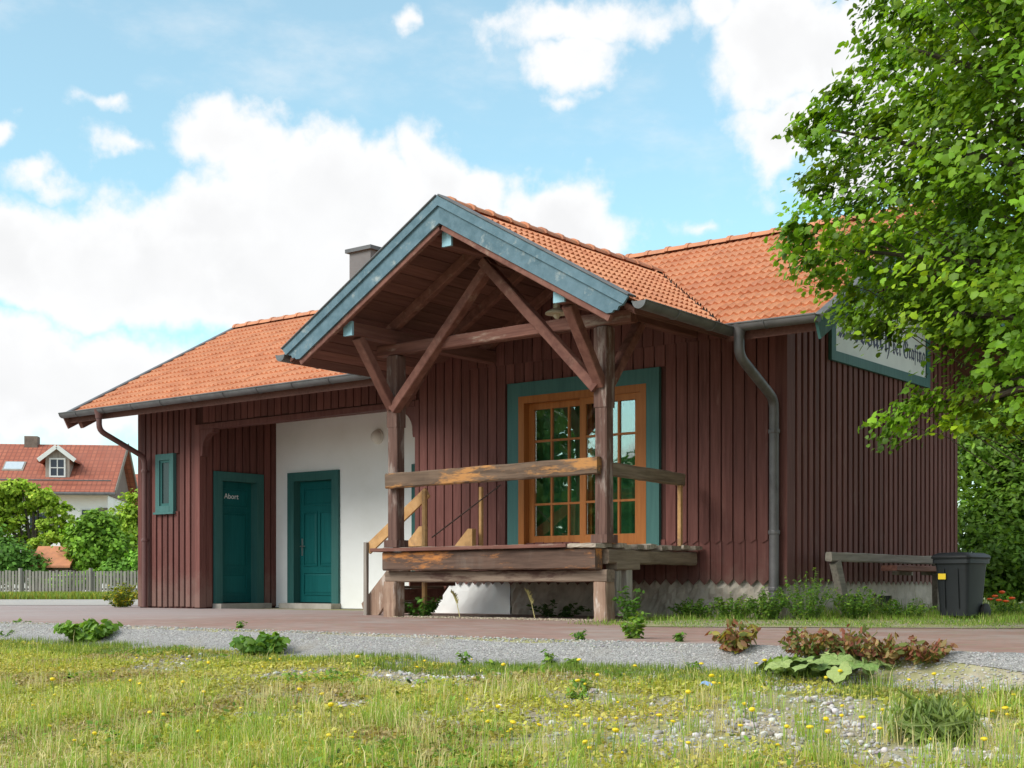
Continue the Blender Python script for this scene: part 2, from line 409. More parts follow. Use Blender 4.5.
# ------------------------------------------------------------------ mesh helpers
ORG = {}   # world origin of every parent
class MB:
    def __init__(s): s.v = []; s.f = []
    def add(s, vs, fs):
        b = len(s.v); s.v.extend([tuple(v) for v in vs]); s.f.extend([tuple(i+b for i in f) for f in fs]); return s
    def box(s, x0, x1, y0, y1, z0, z1):
        return s.add([(x0, y0, z0), (x1, y0, z0), (x1, y1, z0), (x0, y1, z0), (x0, y0, z1), (x1, y0, z1), (x1, y1, z1), (x0, y1, z1)],
                     [(0, 3, 2, 1), (4, 5, 6, 7), (0, 1, 5, 4), (1, 2, 6, 5), (2, 3, 7, 6), (3, 0, 4, 7)])
    def beam(s, p0, p1, w, h, up=(0, 0, 1), ch=.008, seg=1, jit=0.0):
        p0 = Vector(p0); p1 = Vector(p1); d = (p1-p0).normalized(); u = Vector(up)
        r = d.cross(u).normalized(); u = r.cross(d).normalized()
        a, b = w/2, h/2
        prof = [(-a+ch, -b), (a-ch, -b), (a, -b+ch), (a, b-ch), (a-ch, b), (-a+ch, b), (-a, b-ch), (-a, -b+ch)]
        vs = []; fs = []
        for k in range(seg+1):
            c = p0.lerp(p1, k/seg)
            for (x, y) in prof:
                jx, jy = (random.uniform(-jit, jit), random.uniform(-jit, jit)) if jit else (0, 0)
                vs.append(c + r*(x+jx) + u*(y+jy))
        n = 8
        for k in range(seg):
            for i in range(n):
                j = (i+1) % n
                fs.append((k*n+i, k*n+j, (k+1)*n+j, (k+1)*n+i))
        fs.append(tuple(reversed(range(n)))); fs.append(tuple(seg*n+i for i in range(n)))
        return s.add(vs, fs)
    def prism(s, poly, o, ax, ay, az, depth):
        """polygon in (ax, ay) at o, extruded along az by depth"""
        o = Vector(o); ax = Vector(ax); ay = Vector(ay); az = Vector(az)
        n = len(poly)
        vs = [o+ax*x+ay*y for x, y in poly] + [o+ax*x+ay*y+az*depth for x, y in poly]
        fs = [tuple(reversed(range(n))), tuple(range(n, 2*n))] + [(i, (i+1) % n, n+(i+1) % n, n+i) for i in range(n)]
        return s.add(vs, fs)
    def tube(s, pts, r, n=10, cap=True):
        pts = [Vector(p) for p in pts]; rs = r if isinstance(r, (list, tuple)) else [r]*len(pts)
        vs = []; fs = []; ref = Vector((0.13, .31, .94))
        for k, p in enumerate(pts):
            d = (pts[min(k+1, len(pts)-1)]-pts[max(k-1, 0)]).normalized()
            if abs(d.dot(ref)) > .98: ref = Vector((.9, .3, .1))
            a = d.cross(ref).normalized(); b = d.cross(a)
            for i in range(n):
                t = 2*math.pi*i/n; vs.append(p+(a*math.cos(t)+b*math.sin(t))*rs[k])
        for k in range(len(pts)-1):
            for i in range(n):
                j = (i+1) % n; fs.append((k*n+i, k*n+j, (k+1)*n+j, (k+1)*n+i))
        if cap: fs.append(tuple(reversed(range(n)))); fs.append(tuple((len(pts)-1)*n+i for i in range(n)))
        return s.add(vs, fs)
    def lathe(s, prof, c=(0, 0, 0), n=20, axis='Z'):
        vs = []; fs = []; c = Vector(c)
        for (r, z) in prof:
            for i in range(n):
                t = 2*math.pi*i/n; a, b = r*math.cos(t), r*math.sin(t)
                vs.append(c+(Vector((a, b, z)) if axis == 'Z' else Vector((a, z, b)) if axis == 'Y' else Vector((z, a, b))))
        for k in range(len(prof)-1):
            for i in range(n):
                j = (i+1) % n; fs.append((k*n+i, k*n+j, (k+1)*n+j, (k+1)*n+i))
        fs.append(tuple(reversed(range(n)))); fs.append(tuple((len(prof)-1)*n+i for i in range(n)))
        return s.add(vs, fs)
    def transform(s, M):
        s.v = [tuple(M @ Vector(v)) for v in s.v]; return s
    def mesh(s, name, mat, smooth=False):
        me = bpy.data.meshes.new(name); me.from_pydata([tuple(v) for v in s.v], [], s.f)
        bm = bmesh.new(); bm.from_mesh(me); bmesh.ops.recalc_face_normals(bm, faces=bm.faces); bm.to_mesh(me); bm.free()
        me.materials.append(mat)
        if smooth:
            me.polygons.foreach_set('use_smooth', [True]*len(me.polygons))
            try: me.set_sharp_from_angle(angle=rad(40))
            except Exception: pass
        me.update(); return me
    def build(s, name, mat, parent=None, smooth=False, kind=None):
        V = np.array([tuple(v) for v in s.v]); c = Vector(((V[:, 0].min()+V[:, 0].max())/2, (V[:, 1].min()+V[:, 1].max())/2, V[:, 2].min()))
        s.v = [(v[0]-c.x, v[1]-c.y, v[2]-c.z) for v in s.v]
        o = bpy.data.objects.new(name, s.mesh(name, mat, smooth)); C.objects.link(o)
        place(o, c, parent)
        if kind: o['kind'] = kind
        return o


def place(o, wloc, parent=None):
    wloc = Vector(wloc)
    if parent is not None:
        o.parent = parent; o.location = wloc-ORG[parent.name]
    else: o.location = wloc
    ORG[o.name] = wloc


def piece(name, me, parent, wloc, rotz=0.0, scale=None):
    o = bpy.data.objects.new(name, me); C.objects.link(o); place(o, wloc, parent)
    if rotz: o.rotation_euler.z = rotz
    if scale: o.scale = scale
    return o


def thing(name, label, cat, loc=(0, 0, 0), group=None):
    o = bpy.data.objects.new(name, None); C.objects.link(o); o.location = loc; ORG[o.name] = Vector(loc)
    o.empty_display_size = .3
    return tag(o, label, cat, group)


def tag(o, label, cat, group=None):
    o['label'] = label; o['category'] = cat
    if group: o['group'] = group
    return o


def struct(o): o['kind'] = 'structure'; return o


def np_mesh(name, verts, faces, mat, colors=None, smooth=False, tri=True):
    """fast mesh from arrays; faces (N,k)"""
    me = bpy.data.meshes.new(name); nv = len(verts); nf, k = faces.shape
    me.vertices.add(nv); me.vertices.foreach_set('co', np.asarray(verts, np.float32).ravel())
    me.loops.add(nf*k); me.loops.foreach_set('vertex_index', faces.astype(np.int32).ravel())
    me.polygons.add(nf); me.polygons.foreach_set('loop_start', np.arange(nf, dtype=np.int32)*k)
    if smooth: me.polygons.foreach_set('use_smooth', np.ones(nf, bool))
    me.update(calc_edges=True); me.validate()
    if colors is not None:
        ca = me.color_attributes.new('Col', 'FLOAT_COLOR', 'POINT')
        ca.data.foreach_set('color', np.c_[colors, np.ones(len(colors))].astype(np.float32).ravel())
    me.materials.append(mat)
    return me


MAPLE = np.array([(0, .42, .05), (0, 0, 0), (.48, .16, -.07), (.44, .62, -.08), (.17, .72, -.01), (0, 1.02, -.10), (-.17, .72, -.01), (-.44, .62, -.08), (-.48, .16, -.07)])
MAPLE_F = np.array([(0, i, i+1 if i < 8 else 1) for i in range(1, 9)])
OVAL = np.array([(0, 0, 0), (.24, .32, -.06), (.2, .7, -.07), (0, 1.0, -.05), (-.2, .7, -.07), (-.24, .32, -.06)])
OVAL_F = np.array([(0, 1, 2), (0, 2, 3), (0, 3, 4), (0, 4, 5)])
NARROW = np.array([(0, 0, 0), (.055, .35, -.02), (.04, .75, -.05), (0, 1.0, -.14), (-.04, .75, -.05), (-.055, .35, -.02)])
DIAM = np.array([(0, 0, 0), (.38, .5, -.08), (0, 1.0, -.03), (-.38, .5, -.08)])
DIAM_F = np.array([(0, 1, 2), (0, 2, 3)])


def leaves(name, P, N, S, COL, mat, shape='OVAL', parent=None, rng=rng):
    T, F = {'MAPLE': (MAPLE, MAPLE_F), 'OVAL': (OVAL, OVAL_F), 'NARROW': (NARROW, OVAL_F), 'DIAM': (DIAM, DIAM_F)}[shape]
    P = np.asarray(P, float); N = np.asarray(N, float); n = len(P)
    N = N/np.maximum(np.linalg.norm(N, axis=1, keepdims=True), 1e-6)
    a = rng.normal(size=(n, 3)); X = np.cross(N, a); X /= np.maximum(np.linalg.norm(X, axis=1, keepdims=True), 1e-6); Y = np.cross(N, X)
    S = np.asarray(S).reshape(n, 1, 1)
    V = P[:, None, :] + S*(T[None, :, 0:1]*X[:, None, :] + (T[None, :, 1:2]-.4)*Y[:, None, :] + T[None, :, 2:3]*N[:, None, :])
    k = len(T); faces = (F[None] + (np.arange(n)*k)[:, None, None]).reshape(-1, 3)
    V = V.reshape(-1, 3); c = np.array([(V[:, 0].min()+V[:, 0].max())/2, (V[:, 1].min()+V[:, 1].max())/2, V[:, 2].min()])
    me = np_mesh(name, V-c, faces, mat, np.repeat(COL, k, axis=0))
    o = bpy.data.objects.new(name, me); C.objects.link(o); place(o, c, parent)
    return o


def leafcols(n, base, var=.25, yellow=0.0):
    b = np.array(base)[None]*(1+rng.normal(0, var, (n, 1)))
    if yellow: b = b*(1+np.array([[1.0, .45, 0]])*rng.random((n, 1))*yellow)
    return np.clip(b, .004, .8)


# =================================================================== SETTING
def build_ground():
    xs = [-900, -400, -180, -90, -60, -45]+list(np.arange(-34, 20.01, .28))+[26, 40, 70, 150, 400, 900]
    ys = [-900, -300, -120, -60, -35, -24]+list(np.arange(-20, -7.4, .22))+list(np.arange(-7.4, -6.2, .05))+[-6, -5, -3, 0, 3, 8, 20, 45, 90, 200, 500, 1200]
    X, Y = np.meshgrid(xs, ys, indexing='ij'); Z = gz(X, Y)
    V = np.c_[X.ravel(), Y.ravel(), Z.ravel()]; ny = len(ys)
    I, J = np.meshgrid(np.arange(len(xs)-1), np.arange(ny-1), indexing='ij'); a = (I*ny+J).ravel()
    o = bpy.data.objects.new('ground', np_mesh('ground', V, np.c_[a, a+ny, a+ny+1, a+1], M_ground, smooth=True)); C.objects.link(o); struct(o)
    # brick platform
    b = MB(); n = 120; top = []
    x0, x1 = -30, 9.0
    vs = []; fs = []
    for i in range(n+1):
        x = x0+(x1-x0)*i/n
        e = EDGE + (float(vnoise(x, 3., .8, 5))-.5)*.12 + random.uniform(-.012, .012)
        vs += [(x, e+.03, -.10), (x, e+.03, 0.0), (x, 6.5 if x < -13.2 else .4, 0.0)]
    for i in range(n):
        fs += [(3*i, 3*i+3, 3*i+4, 3*i+1), (3*i+1, 3*i+4, 3*i+5, 3*i+2)]
    b.add(vs, fs); struct(b.build('pavement', M_pave))
    # pale road passing the building's end
    r = MB(); p = [U(-500, 600, 27.5), U(330, 600, 27.5), U(330, 600, 37), U(-500, 600, 37)]
    r.add([(q.x, q.y, .006) for q in p], [(0, 1, 2, 3)]); struct(r.build('road', M_roadp))
    # gravel bank
    xs = np.arange(-30, 8.5, .15); rows = 7; V = []; F = []
    for i, x in enumerate(xs):
        wid = 1.0 if x < 1.0 else max(.3, 1.0-.22*(x-1))
        wid += (float(vnoise(x, 1., .7, 9))-.5)*.35
        for j in range(rows):
            y = EDGE+.05-(wid)*j/(rows-1); V.append((x, y, float(gz(x, y))+.006+random.uniform(0, .004)))
    for i in range(len(xs)-1):
        for j in range(rows-1):
            a = i*rows+j; F.append((a, a+1, a+rows+1, a+rows))
    b = MB(); b.add(V, F); o = b.build('embankment', M_gravel, smooth=True); struct(o)


build_ground()

# =================================================================== STATION BUILDING
st = thing('station_building', 'brown timber clad railway station with orange tiled roof and gabled loading porch', 'building', (-6.5, 2.9, 0))
XL, X1, X2, XR = -13.0, -11.29, -6.14, 0.0      # left bay, loggia, right part
DEP, LOG = 5.78, 1.74
ZE, TAN = 3.47, .545                            # roof base plane at Y=-1.0
YE = -1.03; YR = DEP/2
def zm(y): return ZE+TAN*(y+1.0)
SL = math.atan(TAN); cS, sS = math.cos(SL), math.sin(SL)
PX, PHW, PZ, PT = -2.98, 2.72, 5.0, .57          # porch ridge x, half width, ridge z, slope
PY0 = -3.02
def zp(d): return PZ-PT*d
def yv(d): return (zp(d)-ZE)/TAN-1.0
PS = math.atan(PT); cP, sP = math.cos(PS), math.sin(PS)
D0, D1, DZ0, DZ1 = -4.36, -1.805, .93, 3.30      # glazed door surround

# ---- walls (backing) -------------------------------------------------------
w = MB()
zt = 3.84
w.box(X2, D0+.2, .0, .16, .50, zt).box(D1-.2, XR-.002, .0, .16, .50, zt).box(D0+.2, D1-.2, 0, .16, DZ1-.2, zt).box(D0+.2, D1-.2, 0, .16, .50, DZ0)
w.box(XL+.002, X1-.002, 0, .16, .0, zt)
w.box(X1-.002, X2, 0, .14, 3.22, zt)
front = w.build('front_wall', M_backing, st)
g = MB()
poly = [(0.162, .50), (DEP, .50), (DEP, zm(0)-.05), (YR, zm(YR)-.06), (0.162, zm(.16)-.05)]
g.prism(poly, (XR-.16, 0, 0), (0, 1, 0), (0, 0, 1), (1, 0, 0), .16)
gable = g.build('gable_wall', M_backing, st)
g = MB(); g.prism([(0.162, 0), (DEP, 0), (DEP, zm(0)-.05), (YR, zm(YR)-.06), (0.162, zm(.16)-.05)], (XL, 0, 0), (0, 1, 0), (0, 0, 1), (1, 0, 0), .16)
g.build('gable_wall', M_board, st)
MB().box(XL+.17, XR-.17, DEP-.16, DEP, 0, zt).build('rear_wall', M_board, st)
wr = MB().box(X1-.16, X1, .162, .29+.14, 0, 3.6).box(X1-.16, X1, 1.42-.14, LOG+.3, 0, 3.6).box(X1-.16, X1, .43, 1.28, 2.29, 3.6).build('return_wall', M_backing, st)
MB().box(X2, X2+.16, .162, LOG+.3, .0, 3.6).build('return_wall', M_board, st)
# white plaster wall, with door openings
DW = [(-10.91, -9.59), (-7.83, -6.51)]
ww = MB(); xa = X1+.002
for (a, b_) in DW:
    ww.box(xa, a+.12, LOG, LOG+.2, 0, 3.6); ww.box(a+.12, b_-.12, LOG, LOG+.2, 2.36, 3.6); xa = b_-.12
ww.box(xa, X2-.002, LOG, LOG+.2, 0, 3.6)
ww.build('plaster_wall', M_white, st)
MB().box(X1, X2, .145, LOG, 3.40, 3.44).build('loggia_ceiling', M_soffit, st)

# plinth: right part, white patch under the platform
def rough_box(x0, x1, y0, y1, z0, z1, nx, nz, amp, axis='Y'):
    m = MB(); vs = []; fs = []
    for i in range(nx+1):
        for k in range(nz+1):
            o_ = random.uniform(-amp, amp)
            if axis == 'Y': vs.append((x0+(x1-x0)*i/nx, y0+o_, z0+(z1-z0)*k/nz))
            else: vs.append((x1+o_, y0+(y1-y0)*i/nx, z0+(z1-z0)*k/nz))
    for i in range(nx):
        for k in range(nz):
            a = i*(nz+1)+k; fs.append((a, a+nz+1, a+nz+2, a+1))
    m.add(vs, fs)
    return m
rough_box(-4.37, XR-.01, .035, .2, -.05, .60, 90, 9, .022).build('plinth', M_stone, st, smooth=False)
rough_box(X2+.01, -4.38, .03, .2, -.05, .62, 20, 7, .004).build('plinth', M_white, st)
pg = rough_box(0, -.02, .05, DEP, -.05, .60, 60, 7, .010, axis='X').build('plinth', M_stone, st)
for yy in (1.75, 2.75):
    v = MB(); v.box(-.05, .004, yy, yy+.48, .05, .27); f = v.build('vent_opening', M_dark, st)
    fr = MB(); fr.box(-.03, .02, yy-.05, yy, .03, .29).box(-.03, .02, yy+.48, yy+.53, .03, .29).box(-.03, .021, yy-.05, yy+.53, .27, .31)
    fr.build('vent_frame', M_stone, f)

# ---- cladding boards -------------------------------------------------------
def board_mesh(name, width, z0, z1, point=0.05, thick=.026, mat=M_board, tilt=0):
    """front faces -Y; origin bottom centre at z0; pointed foot"""
    a = width/2; c = .005
    m = MB()
    prof = [(-a, 0), (-a, -thick+c), (-a+c, -thick), (a-c, -thick), (a, -thick+c), (a, 0)]
    def zb(x): return point*abs(x)/a
    h = z1-z0
    vs = []; fs = []
    cols = [(-a, 0), (-a, -thick+c), (-a+c, -thick), (0, -thick), (a-c, -thick), (a, -thick+c), (a, 0)]
    for (x, y) in cols: vs.append((x, y, zb(x)))
    for (x, y) in cols: vs.append((x, y, h))
    n = len(cols)
    for i in range(n-1): fs.append((i, i+1, n+i+1, n+i))
    fs.append(tuple(reversed(range(n)))); fs.append(tuple(range(n, 2*n)))
    m.add(vs, fs)
    return m.mesh(name, mat)

PITCH, BW = .168, .150
def clad(parent, xs, z0, z1, y=0.0, mat=M_board, point=.05, face='F', xplane=0.0, thick=.026, width=BW):
    me = board_mesh('board', width, z0, z1, point, thick, mat)
    for x in xs:
        if face == 'F': piece('board', me, parent, (x, y-.001, z0+random.uniform(-.006, .006)))
        else: piece('board', me, parent, (xplane+.001, x, z0+random.uniform(-.006, .006)), rad(90))

cnt = int((XR-X2)/PITCH); off = (XR-X2-cnt*PITCH)/2
xs = [X2+off+PITCH*(i+.5) for i in range(cnt)]
xs_free = [x for x in xs if x < D0-.03 or x > D1+.03]; xs_door = [x for x in xs if D0-.03 <= x <= D1+.03]
xs_left = [x for x in xs_free if x < -3]; xs_right = [x for x in xs_free if x > -3]
clad(front, xs_free, .95, 3.80, point=.045, thick=.030)
clad(front, xs, .42, 1.02, point=.075, thick=.016, width=.158)
clad(front, xs_door, DZ1+.005, 3.80, point=0, thick=.030)
lb = int((X1-XL)/.160); xs = [XL+.05+.160*(i+.5) for i in range(lb)]
WX0, WX1, WZ0, WZ1 = -12.46, -11.95, 1.72, 2.76
clad(front, [x for x in xs if x < WX0-.05 or x > WX1+.05], .03, 3.80, point=0, width=.118, thick=.034)
clad(front, [x for x in xs if WX0-.05 <= x <= WX1+.05], .03, WZ0, point=0, width=.115, thick=.034)
clad(front, [x for x in xs if WX0-.05 <= x <= WX1+.05], WZ1, 3.80, point=0, width=.115, thick=.034)
xs = [X1+.1+PITCH*(i+.5) for i in range(int((X2-X1-.1)/PITCH))]
clad(front, xs, 3.24, 3.80, point=0, y=0.0)
# gable
n = int(DEP/PITCH); ys = [.06+PITCH*(i+.5) for i in range(n)]
for y in ys:
    top = zm(y)-.08 if y < YR else zm(2*YR-y)-.08
    me = board_mesh('board', .112, .42, top, .05, .034, M_boardside)
    piece('board', me, gable, (XR+.001, y, .42+random.uniform(-.006, .006)), rad(90))
# return wall (faces +X)
for i in range(int(LOG/PITCH)):
    y = .10+PITCH*(i+.5)
    z0 = 2.44 if .24 < y < 1.47 else .03
    piece('board', board_mesh('board', .135, z0, 3.40, 0, .024, M_board), wr, (X1+.001, y, z0), rad(90))
# corner posts
for (xa, ya, nm) in ((XR-.07, -.045, 0), (XL+.03, -.035, 1)):
    MB().box(xa-.045, xa+.12, ya, .10, .42 if nm == 0 else 0.02, 3.8).build('corner_board', M_board, front)
MB().box(X1-.10, X1+.035, -.04, .10, .02, 3.22).build('corner_board', M_board, front)
MB().box(X2-.03, X2+.05, -.04, .12, .02, 3.22).build('corner_board', M_board, front)
# header trim and curved brackets of the loggia
MB().box(X1+.036, X2-.031, -.05, .15, 3.13, 3.215).build('header_beam', M_board, st)
def bracket(x0, sgn):
    pts = [(0, 0), (0, -.46), (.05, -.46), (.06, -.40)] + [(.06+.28*(1-math.cos(t)), -.36+.30*math.sin(t)) for t in [i*math.pi/2/7 for i in range(1, 8)]] + [(.36, 0)]
    m = MB(); m.prism([(x*sgn, z) for x, z in pts], (x0, -.03, 3.128), (1, 0, 0), (0, 0, 1), (0, 1, 0), .13)
    m.build('bracket', M_board, st)
bracket(X1+.036, 1); bracket(X2-.031, -1)

# ---- small window of the left bay -----------------------------------------
m = MB(); fw = .11
m.box(WX0, WX0+fw, -.07, .0, WZ0, WZ1).box(WX1-fw, WX1, -.07, .0, WZ0, WZ1).box(WX0+fw, WX1-fw, -.07, 0, WZ1-fw, WZ1).box(WX0+fw, WX1-fw, -.075, 0, WZ0, WZ0+fw)
win = m.build('window', M_teal, st)
m = MB(); a, b_, c_, d_ = WX0+fw, WX1-fw, WZ0+fw, WZ1-fw
m.box(a, a+.045, -.045, .01, c_, d_).box(b_-.045, b_, -.045, .01, c_, d_).box(a+.045, b_-.045, -.045, .01, d_-.045, d_).box(a+.045, b_-.045, -.045, .01, c_, c_+.045)
m.build('sash', M_tealf, win)
MB().box(a+.045, b_-.045, -.026, -.020, c_+.045, d_-.045).build('pane', M_glassdull, win)
MB().box(a+.04, b_-.04, -.012, -.006, c_+.04, d_-.04).build('blind', M_dark, win)
MB().box(WX0-.03, WX1+.03, -.10, 0, WZ0-.04, WZ0-.002).build('sill', M_teal, win)

# ---- panelled doors --------------------------------------------------------
def text_mesh(name, body, size, mat, extrude=.002):
    cu = bpy.data.curves.new(name, 'FONT'); cu.body = body; cu.size = size; cu.extrude = extrude; cu.resolution_u = 3
    tmp = bpy.data.objects.new('tmp_text', cu); C.objects.link(tmp)
    bpy.context.view_layer.update()
    me = bpy.data.meshes.new_from_object(tmp.evaluated_get(bpy.context.evaluated_depsgraph_get()))
    bpy.data.objects.remove(tmp); bpy.data.curves.remove(cu)
    me.materials.clear(); me.materials.append(mat); me.name = name
    return me

def panel_door(M, W, H, layout, handle_x, plate, dm, fm, text=None, leaf_label=None):
    """local: x along wall from 0..W, -y outwards, z up; opening frame W x H"""
    fw = .17
    f = MB(); f.box(0, fw, -.05, .02, 0.08, H).box(W-fw, W, -.05, .02, 0.08, H).box(fw, W-fw, -.05, .02, H-.16, H)
    # reveals
    f.box(fw-.03, fw, .02, .17, .08, H-.16).box(W-fw, W-fw+.03, .02, .17, .08, H-.16).box(fw, W-fw, .02, .17, H-.16, H-.13)
    f.transform(M).build('door_frame', fm, st)
    x0, x1, z0, z1 = fw, W-fw, .10, H-.165
    d = MB(); d.box(x0, x1, .11, .155, z0, z1)
    leaf = d.transform(M).build('door', dm, st)
    w_, h_ = x1-x0, z1-z0
    for (u0, u1, v0, v1) in layout:
        a, b_, c_, e_ = x0+u0*w_, x0+u1*w_, z0+v0*h_, z0+v1*h_
        q = MB(); t = .022
        q.box(a, a+t, .094, .108, c_, e_).box(b_-t, b_, .094, .108, c_, e_).box(a+t, b_-t, .094, .108, c_, c_+t).box(a+t, b_-t, .094, .108, e_-t, e_)
        # raised field with sloped border
        i0 = .035; i1 = .06
        q.add([(a+i0, .109, c_+i0), (b_-i0, .109, c_+i0), (b_-i0, .109, e_-i0), (a+i0, .109, e_-i0),
               (a+i1, .100, c_+i1), (b_-i1, .100, c_+i1), (b_-i1, .100, e_-i1), (a+i1, .100, e_-i1)],
              [(4, 5, 6, 7), (0, 1, 5, 4), (1, 2, 6, 5), (2, 3, 7, 6), (3, 0, 4, 7)])
        q.transform(M).build('panel', dm, leaf)
    hx = x0+handle_x*w_; hz = 1.12
    hd = MB()
    if plate: hd.box(hx-.022, hx+.022, .100, .109, hz-.17, hz+.14)
    sgn = 1 if handle_x < .5 else -1
    hd.tube([(hx, .108, hz), (hx, .055, hz), (hx-.0*sgn, .05, hz), (hx+.12*sgn*(-1 if not plate else 1), .05, hz)], .011, 8)
    hd.transform(M).build('handle', M_metal, leaf, smooth=True)
    MB().box(-.02, W+.02, -.24, .02, -.01, .085).transform(M).build('doorstep', M_conc, st)
    if text:
        me = text_mesh('lettering', text, .135, M_lettw)
        o = bpy.data.objects.new('lettering', me); C.objects.link(o)
        R = M @ Matrix.Translation((x0+.15, .090, z1-.30)) @ Matrix.Rotation(rad(90), 4, 'X')
        o.rotation_euler = R.to_euler(); place(o, R.to_translation(), leaf); o.rotation_euler = R.to_euler()

four = [(.10, .90, .80, .95), (.10, .47, .30, .75), (.53, .90, .30, .75), (.10, .90, .06, .25)]
for (a, b_) in DW:
    panel_door(Matrix.Translation((a, LOG, 0)), b_-a, 2.46, four, .07, True, M_door, M_tealf)
panel_door(Matrix.Translation((X1, .29, 0)) @ Matrix.Rotation(rad(90), 4, 'Z'), 1.13, 2.43,
           [(.12, .88, .79, .95), (.12, .88, .29, .75), (.12, .88, .06, .24)], .05, False, M_door, M_tealf, text='Abort')

# ---- the glazed sliding door ----------------------------------------------
m = MB()
m.box(D0, D0+.2, -.058, .0, DZ0, DZ1).box(D1-.2, D1, -.058, .0, DZ0, DZ1).box(D0+.2, D1-.2, -.058, .0, DZ1-.2, DZ1)
sur = m.build('door_surround', M_teal, st)
A, B, Z0, Z1 = D0+.2, D1-.2, DZ0+.005, DZ1-.2
m = MB()
m.box(A, A+.10, -.062, .16, Z0, Z1).box(B-.09, B, -.062, .16, Z0, Z1).box(A+.10, B-.09, -.062, .16, Z1-.10, Z1).box(A+.10, B-.09, -.03, .16, Z0, Z0+.05)
gd = m.build('glazed_door', M_orange, st)
def sash(x0, x1, y0, y1, z0, z1, stile, nm):
    s_ = MB(); rb = .13; rt = .09; t = .030
    s_.box(x0, x0+stile, y0, y1, z0, z1).box(x1-stile, x1, y0, y1, z0, z1).box(x0+stile, x1-stile, y0, y1, z0, z0+rb).box(x0+stile, x1-stile, y0, y1, z1-rt, z1)
    gx0, gx1, gz0, gz1 = x0+stile, x1-stile, z0+rb, z1-rt
    nc, nr = 3, 4; ym = (y0+y1)/2
    for i in range(1, nc):
        x = gx0+(gx1-gx0)*i/nc; s_.box(x-t/2, x+t/2, y0+.004, y1-.004, gz0, gz1)
    for k in range(1, nr):
        z = gz0+(gz1-gz0)*k/nr
        for i in range(nc):
            xa = gx0+(gx1-gx0)*i/nc+(t/2 if i else 0); xb = gx0+(gx1-gx0)*(i+1)/nc-(t/2 if i < nc-1 else 0)
            s_.box(xa, xb, y0+.004, y1-.004, z-t/2, z+t/2)
    s_.build('sash', M_orange, gd)
    pm = None
    cw = (gx1-gx0)/nc; chh = (gz1-gz0)/nr
    pm = MB().box(-cw/2+.008, cw/2-.008, -.003, .003, .008, chh-.008).mesh('pane', M_glass)
    for i in range(nc):
        for k in range(nr): piece('pane', pm, gd, (gx0+cw*(i+.5), ym+.004, gz0+chh*k))
mid = (A+B)/2
sash(A+.10, mid+.12, .055, .10, Z0+.05, Z1-.10, .10, 'l')
sash(mid-.02, B-.09, -.035, .015, Z0+.05, Z1-.10, .10, 'r')
# curtain and dark room behind
cm = MB(); nx = 60; vs = []; fs = []
for i in range(nx+1):
    x = A+.05+(B-A-.1)*i/nx; y = .30+.03*math.sin(i*1.25)+.015*math.sin(i*.61)
    vs += [(x, y, Z0+.02), (x, y, Z1)]
for i in range(nx): fs.append((2*i, 2*i+2, 2*i+3, 2*i+1))
cm.add(vs, fs); cm.build('curtain', M_curtain, gd, smooth=True)
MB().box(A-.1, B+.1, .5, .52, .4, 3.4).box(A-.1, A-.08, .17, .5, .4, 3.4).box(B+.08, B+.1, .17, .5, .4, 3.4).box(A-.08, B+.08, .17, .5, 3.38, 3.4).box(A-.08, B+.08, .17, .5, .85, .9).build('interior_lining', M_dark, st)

# ---- roofs -----------------------------------------------------------------
RX0, RX1 = XL-.74, XR+.95
TH = .12
def roof_slab(ya, yb, fn, x0, x1):
    m = MB(); m.prism([(ya, fn(ya)), (yb, fn(yb)), (yb, fn(yb)-TH), (ya, fn(ya)-TH)], (x0, 0, 0), (0, 1, 0), (0, 0, 1), (1, 0, 0), x1-x0); return m
m = roof_slab(-1.0, YR, lambda y: zm(y)-.02, RX0+.02, PX-PHW)
m.add(*(lambda q: (q.v, q.f))(roof_slab(-1.0, YR, lambda y: zm(y)-.02, PX+PHW, RX1-.02)))
m.add(*(lambda q: (q.v, q.f))(roof_slab(.25, YR, lambda y: zm(y)-.02, PX-PHW, PX+PHW)))
roof = m.build('main_roof', M_soffit, st)
rear = roof_slab(YR+.002, 2*YR+1.0, lambda y: zm(2*YR-y)-.02+.0, RX0+.02, RX1-.02).build('rear_roof', M_soffit, st)

# clay tile: origin at the lower front edge centre, u right (x), v up the slope (y), h normal (z)
TW, TE, TL = .225, .315, .36
def tile_arrays(nu=10):
    us = np.linspace(-TW/2, TW/2, nu+1); prof = []
    for u in us:
        t = (u/TW+.5)*2*math.pi*2          # two humps per tile
        prof.append(.020+.021*math.cos(t)*(1.0 if math.cos(t) > 0 else .7))
    vs = []
    for u, h in zip(us, prof): vs.append((u, .004, h-.026))      # lip bottom
    for u, h in zip(us, prof): vs.append((u, -.004, h+.020))
    for u, h in zip(us, prof): vs.append((u, TL*.5, h+.006))
    for u, h in zip(us, prof): vs.append((u, TL, h-.018))
    n = nu+1; fs = []
    for r in range(3):
        for i in range(nu): fs.append((r*n+i, r*n+i+1, (r+1)*n+i+1, (r+1)*n+i))
    return vs, fs
TV, TF = tile_arrays()
def frame(o, u, v):
    u = Vector(u).normalized(); v = Vector(v).normalized(); nrm = u.cross(v)
    return Matrix(((u.x, v.x, nrm.x, o[0]), (u.y, v.y, nrm.y, o[1]), (u.z, v.z, nrm.z, o[2]), (0, 0, 0, 1)))

